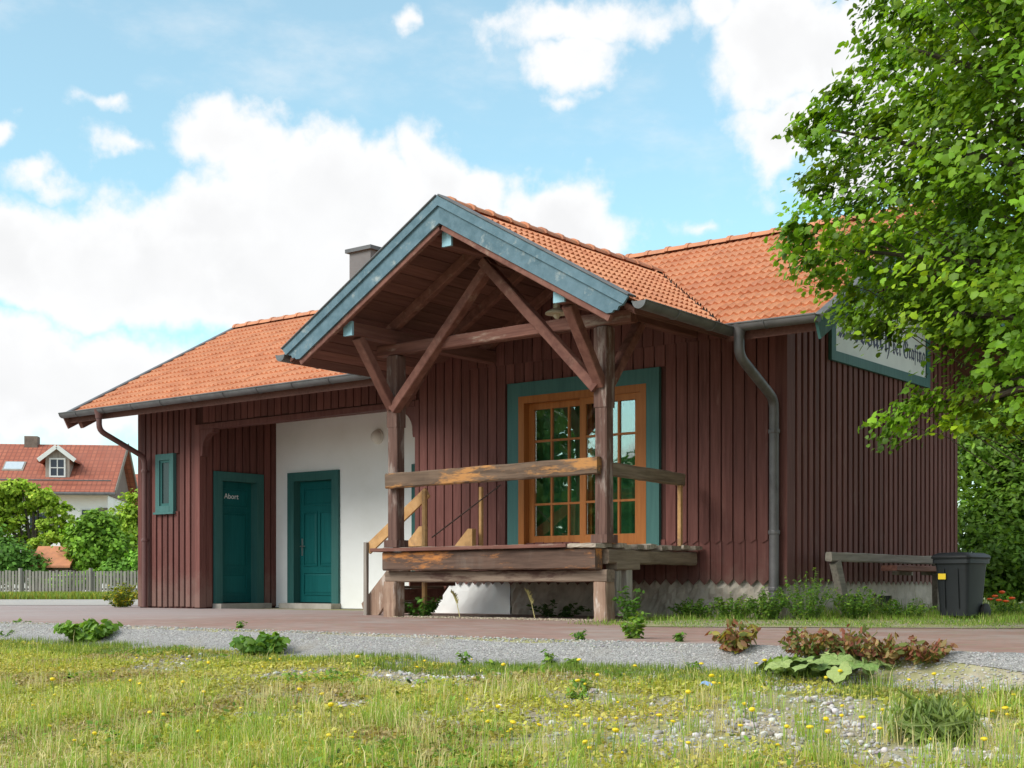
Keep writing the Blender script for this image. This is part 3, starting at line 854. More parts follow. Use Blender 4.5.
tiles = []   # (matrix, slope key, clip line or None)
pq = 0
def collect():
    # main front slope
    L = (YR+1.0)/cS; rows = int(L/TE)+1; dv = L/rows
    cols = int((RX1-RX0)/TW); du = (RX1-RX0)/cols
    for r in range(rows):
        for c in range(cols):
            x = RX0+du*(c+.5); s = dv*r; y = -1.06+s*cS; z = zm(y)+.004
            yc = y+.5*dv*cS; d = abs(x-PX); clip = None
            if d < PHW+.15:
                lim = yv(d)
                if d < PHW+.12 and y+dv*cS+.02 < lim-.12: continue
                if y < lim+.18: clip = 'main'
            M = frame((x+random.uniform(-.002, .002), y, z+random.uniform(0, .004)), (1, 0, 0), (0, cS, sS))
            M = M @ Matrix.Rotation(random.uniform(-.006, .006), 4, 'Z') @ Matrix.Diagonal((du/TW, dv/TE, 1, 1))
            tiles.append((M, 'main', clip))
    L = PHW/cP; rows = int(L/TE)+1; dv = L/rows
    y1 = yv(0)
    cols = int((y1-PY0)/TW); du = (y1-PY0)/cols
    for side in (1, -1):
        for r in range(rows):
            for c in range(cols+1):
                y = PY0+.04+du*(c+.5); s = dv*r; d = PHW+.05-s*cP; x = PX+side*d; z = zp(d)+.004
                lim = yv(max(d-dv*cP, 0)); lim0 = yv(d)
                if y-du/2 > lim+.1: continue
                clip = 'porch' if y+du/2 > lim0-.05 else None
                M = frame((x, y, z+random.uniform(0, .004)), (0, side, 0), (-side*cP, 0, sP)) @ Matrix.Rotation(random.uniform(-.006, .006), 4, 'Z') @ Matrix.Diagonal((du/TW, dv/TE, 1, 1))
                tiles.append((M, 'porch'+str(side), clip))
collect()
def clipped(M, mode):
    bm = bmesh.new(); vs = [bm.verts.new(M @ Vector(v)) for v in TV]
    for f in TF: bm.faces.new([vs[i] for i in f])
    c0 = M.to_translation(); side = 1 if c0.x > PX else -1
    # valley line in plan: y = yv(d); keep y above it (main) or below it (porch)
    k = PT/TAN; y0 = yv(0)
    nrm = Vector((side*k, 1, 0)).normalized(); p = Vector((PX, y0, 0))
    p = p + nrm*(.03 if mode == 'main' else -.03)
    bmesh.ops.bisect_plane(bm, geom=bm.verts[:]+bm.edges[:]+bm.faces[:], plane_co=p, plane_no=nrm, clear_outer=(mode == 'porch'), clear_inner=(mode == 'main'))
    if mode == 'main' :
        pass
    vs = [tuple(v.co) for v in bm.verts]; idx = {v: i for i, v in enumerate(bm.verts)}
    fs = [tuple(idx[v] for v in f.verts) for f in bm.faces]; bm.free()
    return vs, fs
pr = MB()
proof_parts = {}
# porch roof decking (boards seen from below are built separately)
for side in (1, -1):
    m = MB(); t = .05
    a = Vector((PX, PY0+.02, PZ-.02)); b_ = Vector((PX+side*PHW, PY0+.02, zp(PHW)-.02)); c_ = Vector((PX+side*PHW, yv(PHW), zp(PHW)-.02)); e_ = Vector((PX, yv(0), PZ-.02))
    dn = Vector((0, 0, -t))
    vs = [a, b_, c_, e_, a+dn, b_+dn, c_+dn, e_+dn]
    m.add(vs, [(0, 1, 2, 3), (7, 6, 5, 4), (0, 4, 5, 1), (1, 5, 6, 2), (2, 6, 7, 3), (3, 7, 4, 0)])
    proof_parts[side] = m.build('porch_roof', M_soffit, st)
tile_me = {}
for key, mat_ in (('main', M_tile), ('porch1', M_tilep), ('porch-1', M_tilep)):
    q = MB(); q.add(TV, TF); tile_me[key] = q.mesh('tile', mat_, smooth=True)
# which tiles show largest: the nearest unclipped ones on the two slopes that face the camera
cand = []
for i, (M, key, clip) in enumerate(tiles):
    if clip is None and key != 'porch-1':
        cand.append(((M.to_translation()-CAM).length, i))
cand.sort(); single = set(i for _, i in cand[:300])
bulk = {'main': MB(), 'porch1': MB(), 'porch-1': MB()}
for i, (M, key, clip) in enumerate(tiles):
    par = roof if key == 'main' else proof_parts[1 if key == 'porch1' else -1]
    if i in single:
        o = bpy.data.objects.new('tile', tile_me[key]); C.objects.link(o)
        o.parent = par; o.matrix_local = Matrix.Translation(-ORG[par.name]) @ M
    elif clip: bulk[key].add(*clipped(M, 'main' if key == 'main' else 'porch'))
    else: bulk[key].add([M @ Vector(v) for v in TV], TF)
for key, q in bulk.items():
    par = roof if key == 'main' else proof_parts[1 if key == 'porch1' else -1]
    o = q.build('tile_field', M_tile if key == 'main' else M_tilep, par, smooth=True, kind='stuff')

# ridge tiles
def ridge_mesh(length=.40):
    m = MB(); n = 8; vs = []; fs = []
    for (y, s_) in ((0, 1.16), (.06, 1.14), (.065, 1.0), (length, .93)):
        for i in range(n+1):
            t = math.pi*(i/n); vs.append((.115*s_*math.cos(t), y, .085*s_*math.sin(t)))
    for r in range(3):
        for i in range(n): a = r*(n+1)+i; fs.append((a, a+1, a+n+2, a+n+1))
    fs.append(tuple(range(n+1)))
    m.add(vs, fs); return m.mesh('ridge_tile', M_ridge, smooth=True)
rm = ridge_mesh()
nr = int((RX1-RX0)/.365)
for i in range(nr): piece('ridge_tile', rm, roof, (RX0+.02+i*.365, YR, zm(YR)+.015+random.uniform(-.004, .004)), rad(-90)+random.uniform(-.02, .02))
i = 0; y = PY0+.06
while y < yv(0)-.1:
    piece('ridge_tile', rm, proof_parts[1], (PX+random.uniform(-.006, .006), y, PZ+.012+random.uniform(-.005, .005)), random.uniform(-.02, .02)); y += .365
# valley flashing
for side in (1, -1):
    a = Vector((PX, yv(0), PZ+.0)); b_ = Vector((PX+side*(PHW+.02), yv(PHW+.02), zp(PHW+.02)))
    m = MB(); m.beam(a, b_, .16, .012, up=(0, 0, 1), ch=.002); m.build('valley_flashing', M_lead, roof)

# verge boards of the main roof
def verge(x, mat_a, tag_):
    for sgn in (1, -1):
        ya, yb = (-1.06, YR) if sgn == 1 else (2*YR+1.04, YR)
        f = lambda y: zm(y) if sgn == 1 else zm(2*YR-y)
        s = MB(); s.beam((x, ya, f(ya)-.10), (x, yb, f(yb)-.10), .035, .24, up=(0, -sgn*sS, cS)); s.build('barge_board', mat_a, roof)
        s = MB(); s.beam((x+(.02 if x > 0 else -.02), ya-.02*sgn, f(ya)+.052), (x+(.02 if x > 0 else -.02), yb, f(yb)+.052), .13, .03, up=(0, -sgn*sS, cS)); s.build('verge_flashing', M_zinc, roof)
verge(RX1, M_teal, 'r'); verge(RX0, M_beam, 'l')
# eave boards and rafter tails
for x in np.arange(RX0+.25, RX1, .78):
    if x > XL-.1: continue
    s = MB(); ya, yb = -.92, .0
    s.beam((x, ya, zm(ya)-.215), (x, yb, zm(yb)-.215), .10, .14, up=(0, -sS, cS)); s.build('rafter_tail', M_beamy, roof)
# gutters
def gutter(p0, p1, r=.085, name='gutter'):
    p0 = Vector(p0); p1 = Vector(p1); d = (p1-p0).normalized(); sd_ = d.cross(Vector((0, 0, 1)))
    m = MB(); n = 10; vs = []; fs = []
    for p in (p0, p1):
        for rr in (r, r-.006):
            for i in range(n+1):
                t = math.pi*i/n; vs.append(p+sd_*(rr*math.cos(t))+Vector((0, 0, -rr*math.sin(t))))
    k = n+1
    for i in range(n):
        fs.append((i, i+1, 2*k+i+1, 2*k+i)); fs.append((k+i+1, k+i, 3*k+i, 3*k+i+1))
    fs.append((0, 2*k, 3*k, k)); fs.append((n, k+n, 3*k+n, 2*k+n))
    m.add(vs, fs)
    for p in (p0, p1):
        m.prism([(r*math.cos(math.pi*i/n), -r*math.sin(math.pi*i/n)) for i in range(n+1)], p-d*.002, sd_, (0, 0, 1), d, .004)
    m.tube([p0+sd_*r*1.0, p1+sd_*r*1.0], .011, 6)
    m.tube([p0-sd_*r*1.0, p1-sd_*r*1.0], .009, 6)
    L = (p1-p0).length; c = .5
    while c < L:
        q = p0+d*c; m.tube([q+sd_*(r+.005)*math.cos(t)+Vector((0, 0, -(r+.005)*math.sin(t))) for t in [math.pi*i/8 for i in range(9)]], .006, 5); c += .8
    return m.build(name, M_zinc, st, smooth=True)
ZG = 3.50; YG = -1.11
gutter((RX0-.02, YG, ZG-.005), (PX-PHW-.08, YG, ZG)); gutter((PX+PHW+.09, YG, ZG), (RX1+.03, YG, ZG-.01))
XGP = PX+PHW+.11
gutter((XGP, YG+.02, 3.455), (XGP, PY0-.06, 3.475)); gutter((PX-PHW-.11, YG+.02, 3.455), (PX-PHW-.11, PY0-.06, 3.475))
# downpipes
def downpipe(pts, r, mat_, brackets):
    m = MB(); m.lathe([(.062, -.03), (.066, .02), (.095, .13)], pts[0], 12)
    P = [Vector(p) for p in pts]; sm = [P[0]]
    for i in range(1, len(P)-1):
        a, b_, c_ = P[i-1], P[i], P[i+1]; d1 = min(.13, (b_-a).length*.45); d2 = min(.13, (c_-b_).length*.45)
        q0 = b_+(a-b_).normalized()*d1; q1 = b_+(c_-b_).normalized()*d2
        for t in (0, .25, .5, .75, 1): sm.append(q0.lerp(b_, t).lerp(b_.lerp(q1, t), t))
    sm.append(P[-1]); m.tube(sm, r, 12); o = m.build('downpipe', mat_, st, smooth=True)
    for z in brackets:
        q = P[-1]; bq = MB(); bq.lathe([(r+.008, 0), (r+.012, .01), (r+.012, .04), (r+.008, .05)], (q.x, q.y, z), 12).box(q.x-.012, q.x+.012, q.y+r, q.y+r+.12, z+.015, z+.035)
        bq.build('pipe_bracket', mat_, o)
downpipe([(-.03, YG, 3.36), (-.03, YG, 3.13), (-.08, -.14, 2.72), (-.08, -.14, .02)], .062, M_pipe, (2.3, 1.05, .35))
downpipe([(-12.66, YG, 3.36), (-12.66, YG, 3.12), (-12.70, -.12, 2.72), (-12.70, -.12, .02)], .05, M_brownpipe, (2.45, 1.2))

# chimney
m = MB(); cx_, cy_ = -9.98, 2.9
m.box(cx_-.27, cx_+.27, cy_-.27, cy_+.27, 5.3, 6.56)
chim = m.build('chimney', M_chim, st)
MB().box(cx_-.33, cx_+.33, cy_-.33, cy_+.33, 6.561, 6.63).build('chimney_cap', M_lead, chim)
m = MB().lathe([(.10, 0), (.10, .05), (.04, .07)], (cx_, cy_, 6.631), 12); m.build('chimney_pot', M_zinc, chim)

# ---- porch timber ----------------------------------------------------------
PXL, PXR, PYP = -4.66, -1.30, -2.06
DK = .92
posts = {}
for x in (PXL, PXR):
    m = MB(); m.beam((x, PYP, DK+.10), (x, PYP, 3.47), .165, .165, up=(0, 1, 0), ch=.014, seg=10, jit=.0025)
    m.box(x-.115, x+.115, PYP-.115, PYP+.115, DK+.002, DK+.10)
    m.box(x-.089, x+.089, PYP-.089, PYP+.089, 2.52, 3.46)
    posts[x] = m.build('post', M_beamz, st)
    # purlin with blue end cap
    p_ = MB(); p_.beam((x, -2.93, 3.71), (x, -.03, 3.71), .15, .17, seg=6, jit=.002); p_ = p_.build('purlin', M_beamy, st)
    MB().box(x-.078, x+.078, -2.965, -2.931, 3.62, 3.80).build('end_cap', M_bluecap, p_)
    # braces to the purlin, both ways
    for (ya, yb) in ((PYP-.07, -2.78), (PYP+.07, -1.30)):
        b_ = MB(); b_.beam((x, ya, 2.78), (x, yb, 3.62), .12, .13, up=(1, 0, 0), ch=.01, seg=4, jit=.003); b_.build('brace', M_beam, st)
m = MB(); m.beam((PX, -2.93, 4.60), (PX, .9, 4.60), .14, .18); rp = m.build('ridge_purlin', M_beamy, st)
MB().box(PX-.073, PX+.073, -2.965, -2.931, 4.51, 4.70).build('end_cap', M_bluecap, rp)
m = MB(); m.beam((PXL-.28, PYP, 3.555), (PXR+.42, PYP, 3.555), .15, .15, seg=12, jit=.004, ch=.012); m.build('tie_beam', M_beamx, st)
for sgn, x in ((1, PXL), (-1, PXR)):
    m = MB(); m.beam((x+.04*sgn, PYP-.085, 2.74), (PX+.05*sgn, PYP-.085 - (.0 if sgn > 0 else .06), 4.47), .12, .14, up=(0, 1, 0), seg=8, jit=.003, ch=.01); m.build('strut', M_beam, st)
# rafters under the porch roof
for yy in (-2.06, -.95, -.1):
    for side in (1, -1):
        s = MB(); s.beam((PX+side*.03, yy, PZ-.16), (PX+side*(PHW-.75), yy, zp(PHW-.75)-.15), .10, .14, up=(side*sP, 0, cP)); s.build('rafter', M_beam, st)
# soffit boards running along the ridge
nb = 17
for side in (1, -1):
    for i in range(nb):
        d0 = PHW*i/nb+.006; d1 = PHW*(i+1)/nb-.006
        m = MB(); za, zb_ = zp(d0)-.075, zp(d1)-.075
        y0, y1 = PY0+.05, min(-.02, yv(d1)) if d1 < PHW-.8 else min(-.02, yv(d1)+.05)
        if y1 < y0+.3: y1 = -1.0
        m.add([(PX+side*d0, y0, za), (PX+side*d1, y0, zb_), (PX+side*d1, y1, zb_), (PX+side*d0, y1, za),
               (PX+side*d0, y0, za-.018), (PX+side*d1, y0, zb_-.018), (PX+side*d1, y1, zb_-.018), (PX+side*d0, y1, za-.018)],
              [(0, 3, 2, 1), (4, 5, 6, 7), (0, 1, 5, 4), (1, 2, 6, 5), (2, 3, 7, 6), (3, 0, 4, 7)])
        m.build('soffit_board', M_soffit, proof_parts[side])
# wall triangle above the porch ceiling line
m = MB(); m.prism([(-2.3, 3.4), (2.3, 3.4), (2.3, 3.60), (0, 4.86), (-2.3, 3.60)], (PX, -.02, 0), (1, 0, 0), (0, 0, 1), (0, 1, 0), .015)
tri = m.build('porch_gable_wall', M_backing, st)
for i in range(27):
    x = PX-2.2+PITCH*i
    top = min(zp(abs(x-PX))-.14, 4.9)
    if top > 3.62: piece('board', board_mesh('board', BW, 3.585, top, 0, .026, M_board), tri, (x, -.021, 3.585))
# barge boards: stepped, blue, with a notched foot
for side in (1, -1):
    n_ = Vector((side*sP, 0, cP)); dwn = Vector((side*cP, 0, -sP))
    L = (PHW-.03)/cP; o_ = Vector((PX, PY0-.05, PZ+.055))
    foot = [(L, -.03), (L-.012, -.09), (L-.05, -.12), (L-.05, -.165), (L-.09, -.18), (L-.10, -.215), (L-.16, -.25)]
    m = MB(); m.prism([(0, -.02), (0, -.255)] + [(p[0], p[1]) for p in reversed(foot)], o_-n_*0, dwn, n_, (0, -1, 0), .035)
    # mitre: shift apex lower corner so both boards meet on the ridge line
    bb = m
    for k, v in enumerate(bb.v):
        if abs((Vector(v)-o_).dot(dwn)) < 1e-4:
            hgt = (Vector(v)-o_).dot(n_); bb.v[k] = tuple(Vector(v)-dwn*(hgt*sP/cP))
    bb.build('barge_board', M_blue, st)
    m = MB(); m.prism([(0, .03), (0, -.075), (L+.01, -.075), (L+.03, .03)], o_+Vector((0, -.036, 0)), dwn, n_, (0, -1, 0), .028)
    for k, v in enumerate(m.v):
        if abs((Vector(v)-o_).dot(dwn)) < 1e-4:
            hgt = (Vector(v)-o_).dot(n_); m.v[k] = tuple(Vector(v)-dwn*(hgt*sP/cP))
    m.build('barge_moulding', M_blue, st)
    m = MB(); m.beam(o_+n_*(.04)+Vector((0, .0, 0)), o_+n_*.04+dwn*(L+.03), .17, .022, up=n_); m.build('verge_flashing', M_zinc, st)
    m = MB(); m.beam(o_+n_*(-.285)+dwn*.19+Vector((0, .02, 0)), o_+n_*-.285+dwn*(L-.12)+Vector((0, .02, 0)), .06, .075, up=n_, seg=12, jit=.003); m.build('barge_batten', M_beam, st)

# ---- loading platform ------------------------------------------------------
lp = MB()
lp.beam((PXL-.02, PYP-.02, 0), (PXL-.02, PYP-.02, .47), .21, .21, up=(0, 1, 0), seg=5, jit=.006, ch=.015)
plat = lp.build('loading_platform', M_oldz, st)
m = MB(); m.beam((PXR+.01, PYP-.02, 0), (PXR+.01, PYP-.02, .47), .19, .19, up=(0, 1, 0), seg=5, jit=.006, ch=.015); m.build('foot_post', M_oldz, plat)
m = MB(); m.beam((PXR+.02, PYP+.42, 0.05), (PXR+.02, PYP+.42, .62), .13, .13, up=(0, 1, 0), seg=5, jit=.005, ch=.012); m.build('foot_post', M_greyz, plat)
m = MB(); m.beam((PXR+.02, PYP+.22, 0.12), (PXR+.02, PYP+.22, .60), .09, .10, up=(0, 1, 0), seg=5, jit=.004, ch=.008); m.build('foot_post', M_greyz, plat)
m = MB(); m.beam((PXR+.02, PYP+.12, .66), (PXR+.02, PYP+.62, .66), .16, .10, seg=4, jit=.004); m.build('packing_block', M_oldy, plat)
m = MB(); m.beam((PXL-.03, PYP-.16, .735), (PXR+.03, PYP-.16, .735), .15, .245, seg=22, jit=.004, ch=.016); m.build('edge_beam', M_oldx2, plat)
m = MB(); m.beam((PXL-.08, PYP-.04, .535), (PXR+.12, PYP-.04, .535), .17, .145, seg=22, jit=.004, ch=.014); m.build('lower_beam', M_lower, plat)
m = MB(); m.beam((PXR+.02, PYP-.05, .765), (PXR+.02, -.10, .765), .16, .17, seg=14, jit=.007, ch=.02); m.build('side_beam', M_oldy, plat)
m = MB(); m.beam((PXL-.05, PYP+.02, .765), (PXL-.05, -.10, .765), .14, .17, seg=10, jit=.005, ch=.02); m.build('side_beam', M_oldy, plat)
for x in (-3.8, -2.9, -2.1):
    m = MB(); m.beam((x, PYP+.05, .77), (x, -.08, .77), .12, .16); m.build('joist', M_oldy, plat)
for i in range(11):
    y0 = PYP-.07+.188*i; e = PXR+.12+random.uniform(-.06, .05); s = MB()
    nseg = 26; vs = []; fs = []
    th = .045
    for k in range(nseg+1):
        x = PXL-.18+(e-PXL+.18)*k/nseg; near = max(0, (k-nseg+3)/3); ww_ = .172*(1-.25*near*random.random()); jz = random.uniform(-.006, .006)*(1+2*near)
        yc = y0+.09+random.uniform(-.004, .004)*(1+4*near)
        vs += [(x, yc-ww_/2, DK-th+jz-.012*near), (x, yc+ww_/2, DK-th+jz), (x, yc+ww_/2, DK+jz-.01*near*random.random()), (x, yc-ww_/2, DK+jz)]
    for k in range(nseg):
        for q in range(4): fs.append((4*k+q, 4*k+(q+1) % 4, 4*k+4+(q+1) % 4, 4*k+4+q))
    fs += [(3, 2, 1, 0), tuple(4*nseg+q for q in range(4))]
    s.add(vs, fs); s.build('deck_plank', M_rotten, plat)
m = MB(); m.beam((PXL-.20, PYP-.17, .885), (PXR-.35, PYP-.17, .893), .25, .045, seg=14, jit=.002, ch=.006); m.build('edge_strip', M_beamx, plat)
m = MB(); m.beam((PXR-.35, PYP-.16, .892), (PXR+.06, PYP-.16, .888), .22, .05, seg=8, jit=.007, ch=.008); m.build('edge_strip', M_rotten, plat)

# railing
m = MB(); m.beam((PXL-.03, PYP-.135, 1.80), (PXR+.02, PYP-.135, 1.83), .10, .20, seg=24, jit=.004, ch=.016); rail = m.build('railing', M_oldx, st)
m = MB(); m.beam((PXR+.02, PYP+.085, 1.80), (PXR+.02, -.33, 1.77), .09, .16, seg=12, jit=.004, ch=.012); m.build('side_rail', M_oldy, rail)
m = MB(); m.beam((PXR+.04, -.42, DK), (PXR+.04, -.42, 1.69), .05, .05, up=(0, 1, 0), ch=.004); m.build('baluster', M_fresh, rail)

# timber stair at the platform's left end
SX0, SX1 = -5.62, -4.62
for k, ys_ in enumerate((-1.58, -.55)):
    m = MB(); m.prism([(SX0-.10, .0), (SX0+.16, .0), (SX1, .90), (SX1+.02, 1.20), (SX1-.10, 1.17), (SX0-.16, .16)], (0, ys_, 0), (1, 0, 0), (0, 0, 1), (0, 1, 0), .05)
    o = m.build('stair', M_oldz, st) if k == 0 else m.build('stringer', M_beam, o_stair)
    if k == 0: o_stair = o
for i in range(4):
    x = SX0+.12+.24*i; z = .19+.20*i
    m = MB(); m.beam((x, -1.52, z), (x, -.56, z), .24, .04, up=(0, 0, 1)); m.build('step', M_oldy, o_stair)
    m = MB(); m.box(x+.09, x+.11, -1.52, -.56, max(.02, z-.18), z-.021); m.build('added_riser', M_beam, o_stair)  # boards added to close the steps so the space behind them stays dark
for ys_ in (-1.60, -.57):
    m = MB(); m.prism([(SX1-.33, DK+.03), (SX1+.03, DK+.03), (SX1+.03, 1.22), (SX1-.05, 1.22)], (0, ys_, 0), (1, 0, 0), (0, 0, 1), (0, 1, 0), .085); m.build('stringer_end', M_fresh, o_stair)
m = MB(); m.beam((SX0-.02, -1.63, .0), (SX0-.02, -1.63, 1.02), .06, .05, up=(0, 1, 0), seg=4, jit=.002, ch=.004); m.build('newel', M_greyz, o_stair)
m = MB(); m.beam((SX1+.08, -1.63, .0), (SX1+.08, -1.63, 1.70), .06, .05, up=(0, 1, 0), ch=.004); m.build('newel', M_fresh, o_stair)
m = MB(); m.beam((SX0-.02, -1.59, .92), (SX1+.10, -1.59, 1.68), .035, .15, up=(0, 0, 1), ch=.004); m.build('handrail', M_fresh, o_stair)
m = MB(); m.beam((SX1+.02, -.36, DK), (SX1+.02, -.36, 1.82), .05, .05, up=(0, 1, 0), ch=.004); m.build('newel', M_fresh, o_stair)
m = MB(); m.tube([(SX1+.10, -1.50, 1.07), (-4.45, -.10, 1.86)], .010, 6); m.build('stay_rod', M_rust, o_stair)

# =================================================================== FIXTURES
# enamel sign on the gable
SY0, SY1, SZ0, SZ1 = 1.14, 4.50, 3.36, 4.46
sg = thing('station_sign', 'white place name board in grey teal frame on the gable, half hidden by leaves', 'sign', (.08, 2.95, 3.36))
m = MB(); m.box(.040, .062, SY0+.13, SY1-.13, SZ0+.13, SZ1-.13); m.build('sign_panel', M_signw, sg)
m = MB(); m.box(.037, .085, SY0, SY0+.13, SZ0, SZ1).box(.037, .085, SY1-.13, SY1, SZ0, SZ1).box(.037, .085, SY0+.13, SY1-.13, SZ0, SZ0+.13).box(.037, .085, SY0+.13, SY1-.13, SZ1-.13, SZ1)
m.build('sign_frame', M_teal, sg)
def sign_text(body, size, y, z, width):
    me = text_mesh('lettering', body, size, M_ink)
    co = np.array([v.co[:] for v in me.vertices]); w0 = co[:, 0].max()-co[:, 0].min()
    o = bpy.data.objects.new('lettering', me); C.objects.link(o)
    o.rotation_euler = (rad(90), 0, rad(90)); o.scale = (width/w0, 1, 1); place(o, (.064, y-co[:, 0].min()*width/w0, z), sg)
sign_text('\U0001D578\U0001D594\U0001D594\U0001D598\U0001D586\U0001D588\U0001D58D', .50, SY0+.20, SZ0+.34, 1.72)
sign_text('\U0001D587\U0001D58A\U0001D58E \U0001D572\U0001D597\U0001D586\U0001D58B\U0001D58E\U0001D593\U0001D58C', .33, SY0+2.02, SZ0+.34, 1.18)

wl = thing('wall_lamp', 'round pale wall lamp on the white plaster wall of the recess', 'lamp', (-8.65, LOG-.05, 2.86))
m = MB(); m.lathe([(.13, 0), (.13, -.03), (.12, -.035)], (-8.65, LOG-.001, 2.98), 20, 'Y'); m.build('base', M_lampbeige, wl, smooth=True)
m = MB(); m.lathe([(.115, -.036), (.11, -.07), (.085, -.105), (.045, -.125), (.01, -.13)], (-8.65, LOG-.001, 2.98), 20, 'Y'); m.build('shade', M_lampbeige, wl, smooth=True)

pl = thing('pendant_lamp', 'cream enamel dish lamp hanging under the porch ceiling', 'lamp', (-2.45, -1.45, 4.0))
m = MB(); m.lathe([(.15, 0), (.145, .02), (.085, .055), (.045, .075), (.04, .14), (.02, .15)], (-2.45, -1.45, 3.86), 20); m.build('shade', M_cream, pl, smooth=True)
m = MB(); m.tube([(-2.45, -1.45, 4.02), (-2.45, -1.45, 4.58)], .010, 6); m.build('stem', M_rust, pl)
m = MB(); m.lathe([(.02, 0), (.045, .03), (.045, .06), (.02, .09)], (-2.45, -1.45, 3.80), 12); m.build('bulb', M_cream, pl, smooth=True)

# timber bench beside the gable
bn = thing('timber_bench', 'rough grey timber bench with leaning leg along the gable wall', 'bench', (.5, 2.1, 0))
m = MB(); m.beam((.45, .28, .775), (.45, 3.95, .775), .09, .115, seg=16, jit=.005, ch=.014); m.build('backrest', M_grey, bn)
m = MB(); m.beam((.66, 1.62, .645), (.66, 3.95, .645), .22, .075, seg=10, jit=.004, ch=.01); m.build('seat', M_beamy, bn)
for (yb, yt) in ((.72, .42), (3.7, 3.75)):
    m = MB(); m.beam((.50, yb, -.03), (.47, yt, .715), .09, .16, up=(0, 1, 0), seg=5, jit=.004, ch=.01); m.build('leg', M_grey, bn)
for yy in (2.2, 3.2):
    m = MB(); m.beam((.47, yy, .585), (.74, yy, .575), .05, .05); m.build('bearer', M_grey, bn)

# wheelie bin
def wheelie_bin():
    c = U(961, 600, 16.9); c.z = 0.0
    root = thing('wheelie_bin', 'black two wheeled rubbish bin with small yellow sticker at the gable end', 'bin', c)
    R = Matrix.Translation(c) @ Matrix.Rotation(rad(-8), 4, 'Z')
    H = .745; vs = []; fs = []
    def ring(w_, d_, z, cr=.05, y_off=0):
        out = []
        for (sx, sy, a0) in ((1, 1, 0), (-1, 1, 90), (-1, -1, 180), (1, -1, 270)):
            for k in range(4):
                t = rad(a0+30*k); out.append(((w_/2-cr)*sx+cr*math.cos(t), (d_/2-cr)*sy+cr*math.sin(t)+y_off, z))
        return out
    rings = [ring(.38, .40, .05), ring(.40, .43, .3), ring(.44, .49, H-.10), ring(.45, .50, H-.06), ring(.50, .55, H-.055), ring(.50, .55, H)]
    m = MB(); n = 16
    for r in rings: vs += r
    for k in range(len(rings)-1):
        for i in range(n): j = (i+1) % n; fs.append((k*n+i, k*n+j, (k+1)*n+j, (k+1)*n+i))
    fs.append(tuple(reversed(range(n)))); fs.append(tuple((len(rings)-1)*n+i for i in range(n)))
    m.add(vs, fs); m.transform(R).build('body', M_bin, root, smooth=True)
    m = MB(); vs = []; fs = []
    rings = [ring(.52, .58, H+.002, .06), ring(.53, .59, H+.02, .06), ring(.50, .56, H+.05, .06), ring(.40, .46, H+.075, .06), ring(.15, .2, H+.083, .05)]
    for r in rings: vs += r
    for k in range(len(rings)-1):
        for i in range(n): j = (i+1) % n; fs.append((k*n+i, k*n+j, (k+1)*n+j, (k+1)*n+i))
    fs.append(tuple(reversed(range(n)))); fs.append(tuple((len(rings)-1)*n+i for i in range(n)))
    m.add(vs, fs); m.transform(R).build('lid', M_bin, root, smooth=True)
    m = MB(); m.tube([(-.20, .27, H-.03), (-.20, .33, H+.0), (.20, .33, H+.0), (.20, .27, H-.03)], .016, 8); m.transform(R).build('handle', M_bin, root, smooth=True)
    for sx in (-1, 1):
        m = MB(); m.lathe([(.09, 0), (.10, .008), (.10, .04), (.09, .048)], (sx*.22-.024, .20, .10), 18, 'X'); m.transform(R).build('wheel', M_tyre, root, smooth=True)
    m = MB(); m.box(-.165, -.065, -.258, -.2475, H-.25, H-.18); 
    m.transform(R).build('sticker', M_yellow, root)
    for x in (-.09, .09):
        m = MB(); m.beam((x, -.225, .14), (x, -.2565, H-.12), .012, .008, up=(0, 1, 0), ch=.001); m.transform(R).build('rib', M_bin, root)
wheelie_bin()

#@@VEG
# =================================================================== VEGETATION AND BACKGROUND
def project(P):
    P = np.asarray(P, float)-np.array(CAM); r = P @ np.array(RGT); f = P @ np.array(FWD); f = np.maximum(f, .01)
    return CXP+FPX*r/f, HZ-FPX*P[:, 2]/f, f


def unit(v): return v/np.maximum(np.linalg.norm(v, axis=1, keepdims=True), 1e-6)


